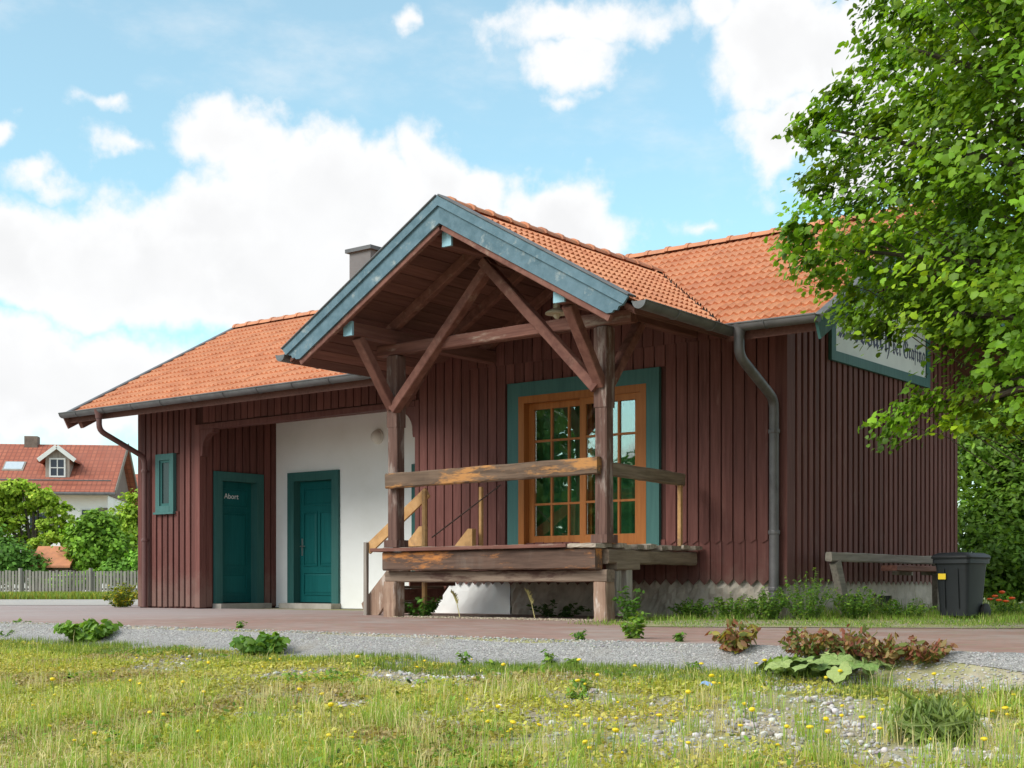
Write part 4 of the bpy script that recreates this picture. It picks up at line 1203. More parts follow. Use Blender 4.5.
# ---- the big maple in the corner -------------------------------------------
def maple():
    T = np.array([4.75, -1.35, 0.0])
    tree = thing('maple_tree', 'large bright green maple reaching over the station gable from the side', 'tree', tuple(T))
    m = MB(); m.tube([(T[0], T[1], -.1), (T[0]+.03, T[1], .5), (T[0]-.02, T[1]+.03, 2.2), (T[0]+.05, T[1], 5), (T[0], T[1]+.1, 8.5), (T[0], T[1], 11)], [.34, .25, .21, .16, .09, .03], 14)
    m.build('trunk', M_bark, tree, smooth=True)
    # outline of the crown against sky, roof and gable, as sprays of leaves at their own depths
    lx = [(-200, 880), (-60, 866), (0, 858), (60, 852), (85, 822), (110, 800), (130, 788), (160, 802), (185, 797), (210, 790), (232, 778), (255, 784), (275, 800), (295, 826), (320, 840), (338, 852), (346, 868), (362, 905), (380, 930), (398, 950), (425, 985), (440, 1010)]
    ly = np.array([a for a, _ in lx]); lxx = np.array([b for _, b in lx])
    S = []
    tries = 0
    while len(S) < 1300 and tries < 60000:
        tries += 1
        v = rng.normal(size=3); v /= np.linalg.norm(v)
        rr = rng.random()**.36
        p = np.array([T[0], T[1], 5.6]) + v*rr*np.array([3.75, 3.75, 4.9])
        if p[2] < 1.9: continue
        if p[0] < 1.25 and p[1] > -1.3 and p[2] < 6.2: continue
        if p[0] < .6 and p[2] < 6: continue
        x, y, f = project(p[None]); x, y = x[0], y[0]
        if y > 405 and x < 1060: continue
        if -220 < y < 440 and x < np.interp(y, ly, lxx)+38: continue
        # keep the board's lower edge clear, and a shadowy hollow below the limb
        if 850 < x < 952 and 322 < y < 412: continue
        S.append((p, .36, 92))
    edge = [(860, 8), (858, 40), (850, 70), (828, 92), (803, 112), (790, 128), (806, 140), (832, 118), (812, 165), (800, 182), (796, 205), (783, 228), (780, 246), (795, 260), (810, 278), (832, 292),
            (838, 312), (850, 322), (862, 328), (880, 300), (900, 306), (942, 330), (925, 318), (840, 150), (836, 200), (830, 240), (850, 270), (870, 240), (880, 180), (868, 120),
            (880, 60), (900, 20), (910, 100), (920, 160), (905, 220), (900, 270), (930, 300), (960, 320), (960, 250), (950, 180), (960, 100), (960, 30),
            (888, 420), (902, 408), (920, 398), (938, 396), (956, 408), (972, 392), (988, 400), (1004, 380), (1016, 400), (944, 424), (1000, 425), (1020, 350), (990, 340), (1000, 290), (1010, 200), (1000, 120), (1010, 50), (880, 434), (985, 372), (960, 385)]
    for (x, y) in edge:
        x = x+(17 if y < 345 else 6)
        d = 13.0+rng.uniform(-.5, .5)
        S.append((np.array(U(x, y, d)), .22 if y < 340 else .19, 150 if y < 340 else 85))
    P = []; N = []; Z = []; CO = []; br = MB()
    for (c, R, n) in S:
        h = c-np.array([T[0], T[1], c[2]-.6]); h /= max(np.linalg.norm(h), 1e-6)
        n = int(n*rng.uniform(.75, 1.25))
        o = rng.normal(size=(n, 3))*np.array([.5, .5, .26])*R
        o += h[None]*(rng.random((n, 1))-.5)*R*1.0
        o[:, 2] -= .22*np.linalg.norm(o[:, :2], axis=1)
        P.append(c+o)
        N.append(np.array([0, 0, .6])[None]+h[None]*.75+rng.normal(0, .45, (n, 3)))
        Z.append(rng.uniform(.042, .092, n)*rng.uniform(.85, 1.2))
        tone = rng.uniform(.5, 1.35); yel = rng.choice([.05, .35, 1.0], p=[.42, .33, .25])  # strongest yellow also paints bright highlights into the colour of some sprays
        CO.append(leafcols(n, (.155*tone, .305*tone, .021*tone), .28, yel))
        if rng.random() < .5: continue
        s = c-h*rng.uniform(.7, 1.1)-np.array([0, 0, .25])
        br.tube([s, (s+c)/2+np.array([0, 0, .08]), c+h*R*.5], [.006, .005, .002], 4, cap=False)
    for k in range(16):
        c = S[rng.integers(0, len(S))][0]; z0 = min(max(c[2]*.55, 2.0), 8.0)
        a = np.array([T[0], T[1], z0]); mid_ = a*.45+c*.55+np.array([0, 0, .35])
        br.tube([a, (a+mid_)/2+np.array([0, 0, .1]), mid_, c], [.085, .06, .04, .015], 7, cap=False)
    for (x, y) in ((910, 412), (965, 405), (850, 250), (830, 130), (880, 40), (890, 310)):
        c = np.array(U(x, y, 13.0)); a = np.array([T[0], T[1], max(2.2, c[2]*.75)]); mid_ = (a+c)/2+np.array([0, 0, .3])
        br.tube([a, mid_, c], [.07, .04, .012], 7, cap=False)
    br.build('limbs', M_bark, tree, smooth=True)
    leaves('crown', np.vstack(P), np.vstack(N), np.concatenate(Z), np.vstack(CO), M_leaf, 'MAPLE', tree)
maple()


# ---- lobed trees and bushes --------------------------------------------------
def lobes_tree(name, label, cat, base, lobes, nleaf, size, col, trunk=None, shape='DIAM', mat=None, group=None, limb=True, yellow=.4, var=.25):
    base = Vector(base); t = thing(name, label, cat, tuple(base), group)
    m = MB(); h = max(l[2]+l[5]*.5 for l in lobes)
    r0 = trunk or .1
    m.tube([base+Vector((0, 0, -.1)), base+Vector((.02, 0, h*.3)), base+Vector((-.03, .04, h*.75))], [r0, r0*.75, r0*.35], 9)
    tr = m.build('trunk', M_bark, t, smooth=True)
    m = MB()
    for (x, y, z, rx, ry, rz) in lobes:
        a = base+Vector((0, 0, h*.28)); b = base+Vector((x, y, z))
        m.tube([a, a.lerp(b, .5)+Vector((0, 0, .12*h*.3)), b], [r0*.55, r0*.4, r0*.15], 6, cap=False)
    m.build('limbs', M_bark, t, smooth=True)
    vol = np.array([l[3]*l[4]+l[3]*l[5] for l in lobes]); share = (vol/vol.sum()*nleaf).astype(int)
    P = []; N = []; CO = []
    for (x, y, z, rx, ry, rz), n in zip(lobes, share):
        ncl = max(6, n//26)
        v = unit(rng.normal(size=(ncl, 3))); r = rng.random((ncl, 1))**.28
        cl = v*r*np.array([rx, ry, rz])
        tone = rng.uniform(.65, 1.3, ncl)
        idx = rng.integers(0, ncl, n)
        sp = min(rx, rz)*.26
        p = cl[idx]+rng.normal(0, 1, (n, 3))*np.array([sp, sp, sp*.6])
        P.append(p+np.array(base)+np.array([x, y, z])); N.append(unit(p)*.7+np.array([0, 0, .55])+rng.normal(0, .45, (n, 3)))
        CO.append(leafcols(n, col, var, yellow)*tone[idx][:, None])
    P = np.vstack(P); N = np.vstack(N); CO = np.clip(np.vstack(CO), .004, .7)
    ok = P[:, 2] > base.z+.02
    leaves('crown', P[ok], N[ok], rng.uniform(size*.7, size*1.3, ok.sum()), CO[ok], mat or M_leaff, shape, t)
    return t


def L(px, py, d, rpx, rpy, base, dd=None):
    """a lobe given by where it appears; depth radius equals width radius"""
    p = U(px, py, d)-Vector(base); r = rpx/FPX*d
    return (p.x, p.y, p.z, r, r if dd is None else dd, rpy/FPX*d)


def gbase(px, d):
    p = U(px, HZ, d); return Vector((p.x, p.y, 0))

b = gbase(1000, 25)
lobes_tree('hedge_shrub', 'dense green shrub behind the rubbish bin beyond the gable corner', 'shrub', b,
           [L(985, 540, 25, 45, 50, b), L(1030, 520, 25, 55, 70, b), L(985, 450, 25.5, 40, 55, b), L(1035, 440, 25.5, 50, 60, b), L(965, 580, 24.5, 22, 26, b), L(1010, 570, 24, 40, 34, b)], 30000, .12, (.13, .26, .035), .09, 'OVAL', M_leaf)
b = gbase(1050, 31)
lobes_tree('broadleaf_tree', 'tall dark green tree standing behind the shrub at the far end of the gable', 'tree', b,
           [L(1020, 380, 31, 70, 60, b), L(1070, 330, 31, 80, 80, b), L(1000, 420, 31, 55, 50, b), L(1060, 450, 31, 70, 60, b)], 12000, .22, (.07, .15, .02), .2)

# left background
b = gbase(33, 50)
lobes_tree('fruit_tree', 'light green spreading fruit tree with dark trunk before the white house', 'tree', b,
           [L(22, 488, 50, 18, 8, b), L(4, 492, 50, 22, 10, b), L(40, 497, 50, 20, 8, b), L(56, 508, 50, 15, 8, b), L(66, 520, 50, 12, 6, b), L(-10, 505, 50, 26, 14, b), L(22, 506, 50.5, 22, 9, b), L(48, 524, 50, 16, 6, b),
            L(6, 522, 50, 20, 10, b), L(62, 536, 50, 20, 8, b), L(26, 538, 50.5, 16, 9, b), L(-16, 532, 50, 24, 16, b), L(40, 545, 49.5, 14, 7, b)], 15000, .15, (.30, .47, .05), .13, yellow=.35)
b = gbase(98, 48)
lobes_tree('garden_tree', 'mid green bushy tree between the shed roof and the station wall', 'tree', b,
           [L(92, 540, 48, 22, 26, b), L(112, 548, 48, 20, 24, b), L(100, 524, 48, 14, 14, b), L(88, 556, 48, 18, 14, b)], 8000, .17, (.17, .34, .04), .10)
b = gbase(130, 52)
lobes_tree('garden_tree', 'yellowish green tree right against the station corner board', 'tree', b,
           [L(128, 532, 52, 18, 28, b), L(140, 520, 52, 16, 36, b), L(136, 565, 52, 20, 20, b)], 7000, .17, (.26, .43, .05), .10, yellow=.5)
b = gbase(12, 47.5)
lobes_tree('garden_bush', 'dark green rounded bush behind the left stretch of fence', 'bush', b,
           [L(8, 562, 47.5, 26, 22, b), L(34, 568, 47.5, 16, 14, b), L(-14, 556, 47.5, 20, 26, b)], 7000, .15, (.12, .27, .045), .07, yellow=.2)
b = gbase(72, 46)
lobes_tree('garden_bush', 'low fresh green bush below the shed roof behind the fence', 'bush', b,
           [L(62, 582, 46, 14, 9, b), L(78, 582, 46, 14, 9, b), L(92, 580, 46, 12, 9, b)], 2600, .14, (.21, .42, .05), .05)
b = gbase(122, 47)
lobes_tree('garden_bush', 'mid green low bush behind the right end of the fence', 'bush', b,
           [L(118, 572, 47, 18, 12, b), L(138, 566, 47, 16, 16, b)], 3000, .15, (.15, .33, .045), .05)
# trees behind the viewer, mirrored in the glazed door
for (x, y, h, r, lab) in ((-21.8, -22.0, 8.6, 3.2, 'tall dark tree across the tracks mirrored in the glazed door'), (-17.2, -22.5, 5.6, 2.2, 'lower tree across the tracks mirrored in the glazed door'),
                          (-13.0, -22.0, 4.4, 2.4, 'round low tree across the tracks mirrored in the right panes'), (-27.5, -23.0, 7.0, 3.4, 'broad tree across the tracks beyond the tall dark one')):
    b = Vector((x, y, -.75))
    lb = [(random.uniform(-.5, .5)*r, random.uniform(-.5, .5)*r, h*f_, r*.75, r*.75, h*.2) for f_ in (.25, .4, .55, .7, .82)]
    lobes_tree('lineside_tree', lab, 'tree', b, lb, 9000, .34, (.06, .13, .02), .2)

# ---- house beyond the fence --------------------------------------------------
def house():
    c = U(60, HZ, 76); c.z = 0
    root = thing('white_house', 'white house with red tiled roof, small gabled dormer and wooden gable', 'house', tuple(c))
    ang = math.atan2(RGT.y, RGT.x)+rad(7.5)
    Mx = Matrix.Translation(c) @ Matrix.Rotation(ang, 4, 'Z')
    # local: x right along the ridge, y away, z up.  right gable end at x=HX
    HX0, HX1, HY0, HY1 = -12.5, 3.15, -3.7, 4.3
    ze, zr, ov = 5.25, 8.15, .7
    yr = (HY0+HY1)/2
    m = MB(); m.box(HX0, HX1, HY0, HY1, 0, 5.1); m.transform(Mx).build('wall', M_white, root)
    m = MB(); m.prism([(HY0, 5.1), (HY1, 5.1), (yr, zr-.35)], (HX1-.02, 0, 0), (0, 1, 0), (0, 0, 1), (1, 0, 0), .10); gw = m.transform(Mx).build('gable_cladding', M_hgable, root)
    tn = (zr-ze)/(yr-(HY0-ov))
    for sgn in (1, -1):
        ya = HY0-ov if sgn == 1 else HY1+ov
        m = MB(); m.prism([(ya, ze), (yr, zr), (yr, zr-.2), (ya, ze-.2)], (HX0-.5, 0, 0), (0, 1, 0), (0, 0, 1), (1, 0, 0), HX1-HX0+1.0)
        o = m.build('roof', M_hroof, None); 
        # bake the house transform as object transform so the tile courses follow the slope
        o.parent = root; o.location = (Mx @ o.location)-c; o.rotation_euler.z = ang
        if sgn == 1: rf = o
    del ORG[rf.name]; ORG[rf.name] = Vector(c)+Vector(rf.location)
    def part(mb, name, mat_, par=root): return mb.transform(Mx).build(name, mat_, par)
    part(MB().beam((HX1+.5, HY0-ov-.02, ze-.06), (HX1+.5, yr, zr-.02), .05, .30, up=(0, -.5, .86)), 'barge_board', M_grey)
    part(MB().beam((HX1+.5, HY1+ov, ze-.06), (HX1+.5, yr, zr-.02), .05, .30, up=(0, .5, .86)), 'barge_board', M_grey)
    part(MB().tube([(HX0-.5, HY0-ov-.08, ze-.12), (HX1+.5, HY0-ov-.08, ze-.12)], .09, 8), 'gutter', M_zinc)
    part(MB().tube([(HX0-.5, HY0-ov+.55, ze+.62), (HX1+.2, HY0-ov+.55, ze+.62)], .04, 6), 'snow_guard', M_zinc)
    ch = part(MB().box(-1.9, -1.2, yr-.35, yr+.35, zr-.4, zr+.42), 'chimney', M_stonedark)
    # dormer
    dx = .45; yd = HY0-ov+1.35; zb = ze+tn*1.35-.1
    part(MB().box(dx-.62, dx+.62, yd, yd+2.0, zb, zb+1.15).prism([(-.62, 1.15), (.62, 1.15), (0, 1.62)], (dx, yd, zb), (1, 0, 0), (0, 0, 1), (0, 1, 0), 2.0), 'dormer', M_greyz)
    for s in (-1, 1):
        part(MB().beam((dx+s*.95, yd-.25, zb+.98), (dx, yd-.25, zb+1.72), .07, .22, up=(s*.6, 0, .8)), 'dormer_verge', M_signw)
        part(MB().prism([(s*1.0, .98), (0, 1.78), (0, 1.70), (s*1.0, .88)], (dx, yd-.28, zb), (1, 0, 0), (0, 0, 1), (0, 1, 0), 2.9), 'dormer_roof', M_hroof)
    w_ = part(MB().box(dx-.42, dx-.34, yd-.06, yd-.005, zb+.1, zb+1.12).box(dx+.34, dx+.42, yd-.06, yd-.005, zb+.1, zb+1.12).box(dx-.34, dx+.34, yd-.06, yd-.005, zb+.1, zb+.18).box(dx-.34, dx+.34, yd-.06, yd-.005, zb+1.04, zb+1.12)
              .box(dx-.025, dx+.025, yd-.055, yd-.005, zb+.18, zb+1.04).box(dx-.34, dx-.026, yd-.055, yd-.005, zb+.58, zb+.63).box(dx+.026, dx+.34, yd-.055, yd-.005, zb+.58, zb+.63), 'window', M_signw)
    for (a, e) in ((dx-.34, dx-.026), (dx+.026, dx+.34)):
        for (q, t) in ((zb+.18, zb+.58), (zb+.63, zb+1.04)): part(MB().box(a, e, yd-.03, yd-.02, q, t), 'pane', M_darkglass, w_)
    # skylight lying in the slope
    ys0, ys1 = yr-2.75, yr-1.9
    for (x0, nm, mt, lift) in ((-2.55, 'skylight', M_greyz, .05), (-2.47, 'pane', M_skyglass, .075)):
        i_ = 0 if nm == 'skylight' else .08; x1 = -1.45-i_
        za, zb_ = ze+tn*(ys0+i_-(HY0-ov))+lift, ze+tn*(ys1-i_-(HY0-ov))+lift
        q = MB(); q.add([(x0, ys0+i_, za), (x1, ys0+i_, za), (x1, ys1-i_, zb_), (x0, ys1-i_, zb_), (x0, ys0+i_, za-.07), (x1, ys0+i_, za-.07), (x1, ys1-i_, zb_-.07), (x0, ys1-i_, zb_-.07)],
                        [(0, 1, 2, 3), (7, 6, 5, 4), (0, 4, 5, 1), (1, 5, 6, 2), (2, 6, 7, 3), (3, 7, 4, 0)])
        sk = part(q, nm, mt, root if nm == 'skylight' else sk)
    # wall windows and balcony prop
    for (x, z, w2, h2) in ((2.2, 3.2, .9, 1.2), (-.4, 3.0, 1.0, 1.2), (-4, 3.0, 1.0, 1.2)):
        f_ = part(MB().box(x-w2/2, x+w2/2, HY0-.05, HY0-.002, z, z+h2), 'window', M_signw)
        part(MB().box(x-w2/2+.08, x+w2/2-.08, HY0-.07, HY0-.052, z+.08, z+h2-.08), 'pane', M_darkglass, f_)
        part(MB().box(x+w2/2+.02, x+w2/2+.5, HY0-.06, HY0-.002, z-.03, z+h2+.03), 'shutter', M_stonedark, f_)
    f_ = part(MB().box(HX1+.002, HX1+.05, -.4, .6, 3.1, 4.3), 'window', M_signw); part(MB().box(HX1+.052, HX1+.07, -.3, .5, 3.2, 4.2), 'pane', M_darkglass, f_)
M_hgable = wood('house_gable_boards', (.13, .10, .09), (.22, .17, .15), 'Z', .85, rand=0)
M_darkglass = plain('far_glass', (.03, .04, .06), .15, .05, bs=0)
M_skyglass = plain('skylight_glass', (.55, .62, .66), .08, .05, bs=0)
house()
def second_house():
    c = U(139, HZ, 95); c.z = 0; root = thing('far_house', 'red roofed house mostly hidden behind the station corner', 'house', tuple(c))
    Mx = Matrix.Translation(c) @ Matrix.Rotation(math.atan2(RGT.y, RGT.x), 4, 'Z')
    MB().box(-.2, 8, -4, 4, 0, 5.6).transform(Mx).build('wall', M_white, root)
    MB().prism([(-4.6, 5.3), (0, 8.0), (4.6, 5.3), (4.6, 5.1), (0, 7.75), (-4.6, 5.1)], (-.6, 0, 0), (0, 1, 0), (0, 0, 1), (1, 0, 0), 9).transform(Mx).build('roof', M_hroof, root)
second_house()
def shed():
    c = U(52, HZ, 47.5); c.z = 0; root = thing('garden_shed', 'little garden shed with faded red tile roof between bushes', 'shed', tuple(c))
    Mx = Matrix.Translation(c) @ Matrix.Rotation(math.atan2(RGT.y, RGT.x), 4, 'Z')
    MB().box(-.55, .55, .0, 1.6, 0, 1.15).transform(Mx).build('wall', M_stonedark, root)
    MB().prism([(-.25, 1.05), (.8, 1.75), (1.85, 1.05), (1.85, .98), (.8, 1.67), (-.25, .98)], (-.75, 0, 0), (0, 1, 0), (0, 0, 1), (1, 0, 0), 1.45).transform(Mx).build('roof', M_ridge, root)
shed()

def fence():
    a = gbase(-60, 45.0); b = gbase(185, 44.0); L_ = (b-a).length; d = (b-a).normalized(); n = int(L_/.115)
    root = thing('picket_fence', 'weathered grey picket fence along the garden behind the station', 'fence', tuple((a+b)/2))
    ang = math.atan2(d.y, d.x)
    me = board_mesh('picket', .082, 0, .80, 0, .02, M_picket)
    for i in range(n): 
        q = a+d*(.115*i); piece('picket', me, root, (q.x, q.y, .05+random.uniform(-.025, .02)), ang+random.uniform(-.05, .05))
    nrm = Vector((-d.y, d.x, 0))
    for z in (.25, .65): MB().beam(a+nrm*.03+Vector((0, 0, z)), b+nrm*.03+Vector((0, 0, z)), .04, .06).build('fence_rail', M_picket, root)
    k = .4
    while k < L_:
        q = a+d*k-nrm*.05; MB().beam(q, q+Vector((0, 0, .93)), .10, .10, up=(0, 1, 0), ch=.015).build('fence_post', M_picket, root); k += 2.4
fence()


# ---- grass, stones and herbs --------------------------------------------------
def blades(name, X, Y, H, W, COL, lean=.35, mat=None):
    n = len(X); Z = gz(X, Y)
    a = rng.random(n)*2*math.pi; dx, dy = np.cos(a), np.sin(a); le = rng.normal(0, lean, n)*H; fa = a+math.pi/2+rng.normal(0, .6, n)
    wx, wy = np.cos(fa)*W/2, np.sin(fa)*W/2
    V = np.empty((n, 5, 3)); base = np.c_[X, Y, Z-.005]
    off = np.c_[wx, wy, np.zeros(n)]
    midp = base+np.c_[dx*le*.3, dy*le*.3, H*.55]; tip = base+np.c_[dx*le, dy*le, H*np.clip(1-np.abs(le/H)*.35, .3, 1)]
    V[:, 0] = base-off; V[:, 1] = base+off; V[:, 2] = midp+off*.75; V[:, 3] = midp-off*.75; V[:, 4] = tip
    F = np.array([(0, 1, 2), (0, 2, 3), (3, 2, 4)])[None]+(np.arange(n)*5)[:, None, None]
    me = np_mesh(name, V.reshape(-1, 3), F.reshape(-1, 3), mat or M_grass, np.repeat(COL, 5, axis=0))
    o = bpy.data.objects.new(name, me); C.objects.link(o); o['kind'] = 'stuff'
    return o


def sample(n, x0, x1, y0, y1):
    X = rng.uniform(x0, x1, n); Y = rng.uniform(y0, y1, n)
    px_, py_, f = project(np.c_[X, Y, gz(X, Y)])
    ok = (px_ > -90) & (px_ < 1114) & (py_ < 812)
    return X[ok], Y[ok], px_[ok], py_[ok]


def cover(X, Y):
    """how green the old track bed is at a place: 0 bare gravel, 1 full grass"""
    c = vnoise(X, Y, .55, 21, 4)*1.2+.05 + (vnoise(X, Y, 2.4, 33, 3)-.5)*1.15
    px_, py_, f = project(np.c_[X, Y, gz(X, Y)])
    c += np.clip((430-px_)/1200, -.12, .14)
    c -= .42*np.exp(-((px_-920)/170)**2-((py_-735)/34)**2)      # bare stony patch
    c -= .38*np.exp(-((px_-680)/90)**2-((py_-745)/20)**2)
    c -= .42*np.exp(-((px_-640)/210)**2-((py_-703)/11)**2)
    c -= .42*np.exp(-((px_-330)/180)**2-((py_-674)/10)**2)
    c -= .45*np.exp(-((px_-280)/80)**2-((py_-712)/14)**2)
    return np.clip(c, 0, 1)


EXT = (-9.5, 8.5, -12.6, -7.28)
# low mossy leaflets
X, Y, px_, py_ = sample(330000, *EXT)
ok = rng.random(len(X)) < np.clip(cover(X, Y)*1.7-.25, .02, 1)
X, Y, px_, py_ = X[ok], Y[ok], px_[ok], py_[ok]; n = len(X)
mixv = vnoise(X, Y, 1.6, 44, 3)[:, None]
dryz = np.clip((py_-735)/40, 0, 1)*np.clip((240-px_)/200, 0, 1)
colr = np.array([[.37, .42, .055]])*(1-mixv)+np.array([[.62, .51, .15]])*mixv
brn = np.clip((vnoise(X, Y, 1.0, 145, 4)-.52)*7, 0, .85)[:, None]; colr = colr*(1-brn)+np.array([[.37, .28, .14]])*brn
colr = colr*(1-dryz[:, None])+np.array([[.46, .41, .22]])*dryz[:, None]
colr = colr*(1+rng.normal(0, .25, (n, 1)))
o = leaves('ground_cover', np.c_[X, Y, gz(X, Y)+rng.uniform(.002, .035, n)], np.array([[0, 0, 1.0]])+rng.normal(0, .45, (n, 3)), rng.uniform(.018, .042, n), np.clip(colr, .01, .8), M_grass, 'DIAM')
o['kind'] = 'stuff'
# blades
X, Y, px_, py_ = sample(270000, *EXT)
ok = rng.random(len(X)) < np.clip(cover(X, Y)*1.6-.30, .015, 1)*np.clip(.35+vnoise(X, Y, 1.1, 77, 3), .2, 1)
X, Y, px_, py_ = X[ok], Y[ok], px_[ok], py_[ok]; n = len(X)
t = rng.random(n); dry = vnoise(X, Y, .8, 88, 3)+np.clip((py_-728)/60, 0, 1)*np.clip((260-px_)/200, 0, 1)
colr = np.where((t < .52)[:, None], np.array([[.46, .50, .08]]), np.where((t < .86)[:, None], np.array([[.22, .38, .05]]), np.array([[.70, .61, .32]])))
colr = np.where(((dry > .60) & (rng.random(n) < .45))[:, None], np.array([[.70, .60, .31]]), colr)*(1+rng.normal(0, .2, (n, 1)))
hh = rng.uniform(.025, .10, n)*(.25+1.4*vnoise(X, Y, 1.3, 55, 3)); tall = rng.random(n) < .025; hh[tall] *= 2.1
blades('grass', X, Y, hh, rng.uniform(.003, .006, n), np.clip(colr, .01, .8), lean=.6)
# dead thatch lying flat, and dark clover patches
X, Y, px_, py_ = sample(70000, *EXT)
ok = rng.random(len(X)) < np.clip(vnoise(X, Y, 1.9, 121, 3)*1.6-.45, .03, .8); X, Y = X[ok], Y[ok]; n = len(X)
blades('dry_grass', X, Y, rng.uniform(.025, .06, n), rng.uniform(.003, .005, n), np.clip(rng.choice([.75, 1.0, 1.2], (n, 1))*np.array([[.58, .47, .28]])*(1+rng.normal(0, .15, (n, 1))), .01, .85), lean=2.2)
X, Y, px_, py_ = sample(60000, *EXT)
ok = rng.random(len(X)) < np.clip((vnoise(X, Y, 1.2, 131, 3)-.56)*6, 0, .9)*np.clip(cover(X, Y)*2-.2, 0, 1); X, Y = X[ok], Y[ok]; n = len(X)
o = leaves('clover', np.c_[X, Y, gz(X, Y)+rng.uniform(.01, .06, n)], np.array([[0, 0, 1.0]])+rng.normal(0, .5, (n, 3)), rng.uniform(.025, .055, n), np.clip(np.array([[.16, .29, .04]])*(1+rng.normal(0, .3, (n, 1))), .01, .8), M_grass, 'OVAL')
o['kind'] = 'stuff'
# taller tufts
TX = []; TY = []; TH_ = []; TC = []
for k in range(170):
    x = random.uniform(-20, 1044) if k % 3 else random.uniform(-20, 420); y = random.uniform(690, 790)
    p = G(x, y)
    if p.y > -7.2: continue
    m_k = random.randint(24, 60); dryk = random.random() < .18
    TX += list(rng.normal(p.x, .05, m_k)); TY += list(rng.normal(p.y, .05, m_k)); TH_ += list(rng.uniform(.07, .22, m_k))
    TC += [np.array((.66, .58, .30) if (dryk or random.random() < .25) else (.30, .44, .07))*random.uniform(.75, 1.25) for _ in range(m_k)]
blades('grass_tufts', np.array(TX), np.array(TY), np.array(TH_), rng.uniform(.003, .0055, len(TX)), np.clip(np.array(TC), .01, .85), lean=.45)
# matted straw in the near corner
X, Y, px_, py_ = sample(60000, *EXT)
ok = rng.random(len(X)) < np.exp(-np.clip((765-py_)/22, 0, 9)-np.clip((px_-60)/110, 0, 9)); X, Y = X[ok], Y[ok]; n = len(X)
blades('dry_grass', X, Y, rng.uniform(.03, .10, n), rng.uniform(.004, .007, n), np.clip(np.array([[.68, .56, .34]])*(1+rng.normal(0, .2, (n, 1))), .01, .85), lean=1.1)
# thin growth creeping over the foot of the bank
X, Y, px_, py_ = sample(40000, -9.5, 8.5, -7.75, -7.05)
ok = rng.random(len(X)) < np.clip((vnoise(X, Y, 1.3, 91, 3)-.46)*3+np.clip((-7.3-Y)*1.6, 0, .8)+np.clip((px_-700)/500, 0, .5), 0, .9)
X, Y = X[ok], Y[ok]; n = len(X)
blades('grass', X, Y, rng.uniform(.03, .10, n), rng.uniform(.004, .007, n), np.clip(np.array([[.19, .27, .045]])*(1+rng.normal(0, .25, (n, 1))), .01, .8))


def stones(name, X, Y, S, COL, lift=.3):
    ph = (1+5**.5)/2
    T = np.array([(-1, ph, 0), (1, ph, 0), (-1, -ph, 0), (1, -ph, 0), (0, -1, ph), (0, 1, ph), (0, -1, -ph), (0, 1, -ph), (ph, 0, -1), (ph, 0, 1), (-ph, 0, -1), (-ph, 0, 1)])/1.9
    F = np.array([(0, 11, 5), (0, 5, 1), (0, 1, 7), (0, 7, 10), (0, 10, 11), (1, 5, 9), (5, 11, 4), (11, 10, 2), (10, 7, 6), (7, 1, 8), (3, 9, 4), (3, 4, 2), (3, 2, 6), (3, 6, 8), (3, 8, 9), (4, 9, 5), (2, 4, 11), (6, 2, 10), (8, 6, 7), (9, 8, 1)])
    n = len(X); sc = rng.uniform(.6, 1.25, (n, 1, 3))*np.array([1, 1, .7]); a = rng.random(n)*6.28; ca, sa = np.cos(a)[:, None], np.sin(a)[:, None]
    V = T[None]*sc*(1+rng.normal(0, .14, (n, 12, 1)))*S[:, None, None]/2
    x, y = V[..., 0].copy(), V[..., 1].copy(); V[..., 0] = x*ca-y*sa; V[..., 1] = x*sa+y*ca
    V += np.c_[X, Y, gz(X, Y)+S*lift*.5][:, None, :]
    me = np_mesh(name, V.reshape(-1, 3), (F[None]+(np.arange(n)*12)[:, None, None]).reshape(-1, 3), M_stones, np.repeat(COL, 12, axis=0))
    o = bpy.data.objects.new(name, me); C.objects.link(o); o['kind'] = 'stuff'

def greys(n): return np.clip(rng.uniform(.26, .62, (n, 1))*np.array([[1, .965, .92]])+rng.normal(0, .02, (n, 3)), .05, .8)
X, Y, px_, py_ = sample(60000, -9.5, 8.5, EDGE-.98, EDGE+.0)
ok = (px_ < 1030) & (rng.random(len(X)) < .55); X, Y = X[ok], Y[ok]
stones('gravel', X, Y, rng.uniform(.009, .024, len(X)), greys(len(X)))
X, Y, px_, py_ = sample(105000, *EXT)
ok = rng.random(len(X)) < np.clip(.70-cover(X, Y)*1.5, .006, .75); X, Y = X[ok], Y[ok]
stones('gravel', X, Y, rng.uniform(.01, .03, len(X))*rng.choice([.8, 1.0, 1.9], len(X), p=[.5, .38, .12]), greys(len(X))*rng.choice([.8, 1.1, 1.35], (len(X), 1)))
# grit along the platform front under the ramp
X = rng.uniform(-4.6, -1.2, 2500); Y = rng.uniform(-2.25, -1.7, 2500)+rng.normal(0, .05, 2500)
stones('gravel', X, Y, rng.uniform(.01, .03, 2500), greys(2500)*np.array([[1, .85, .65]]), lift=1.2)

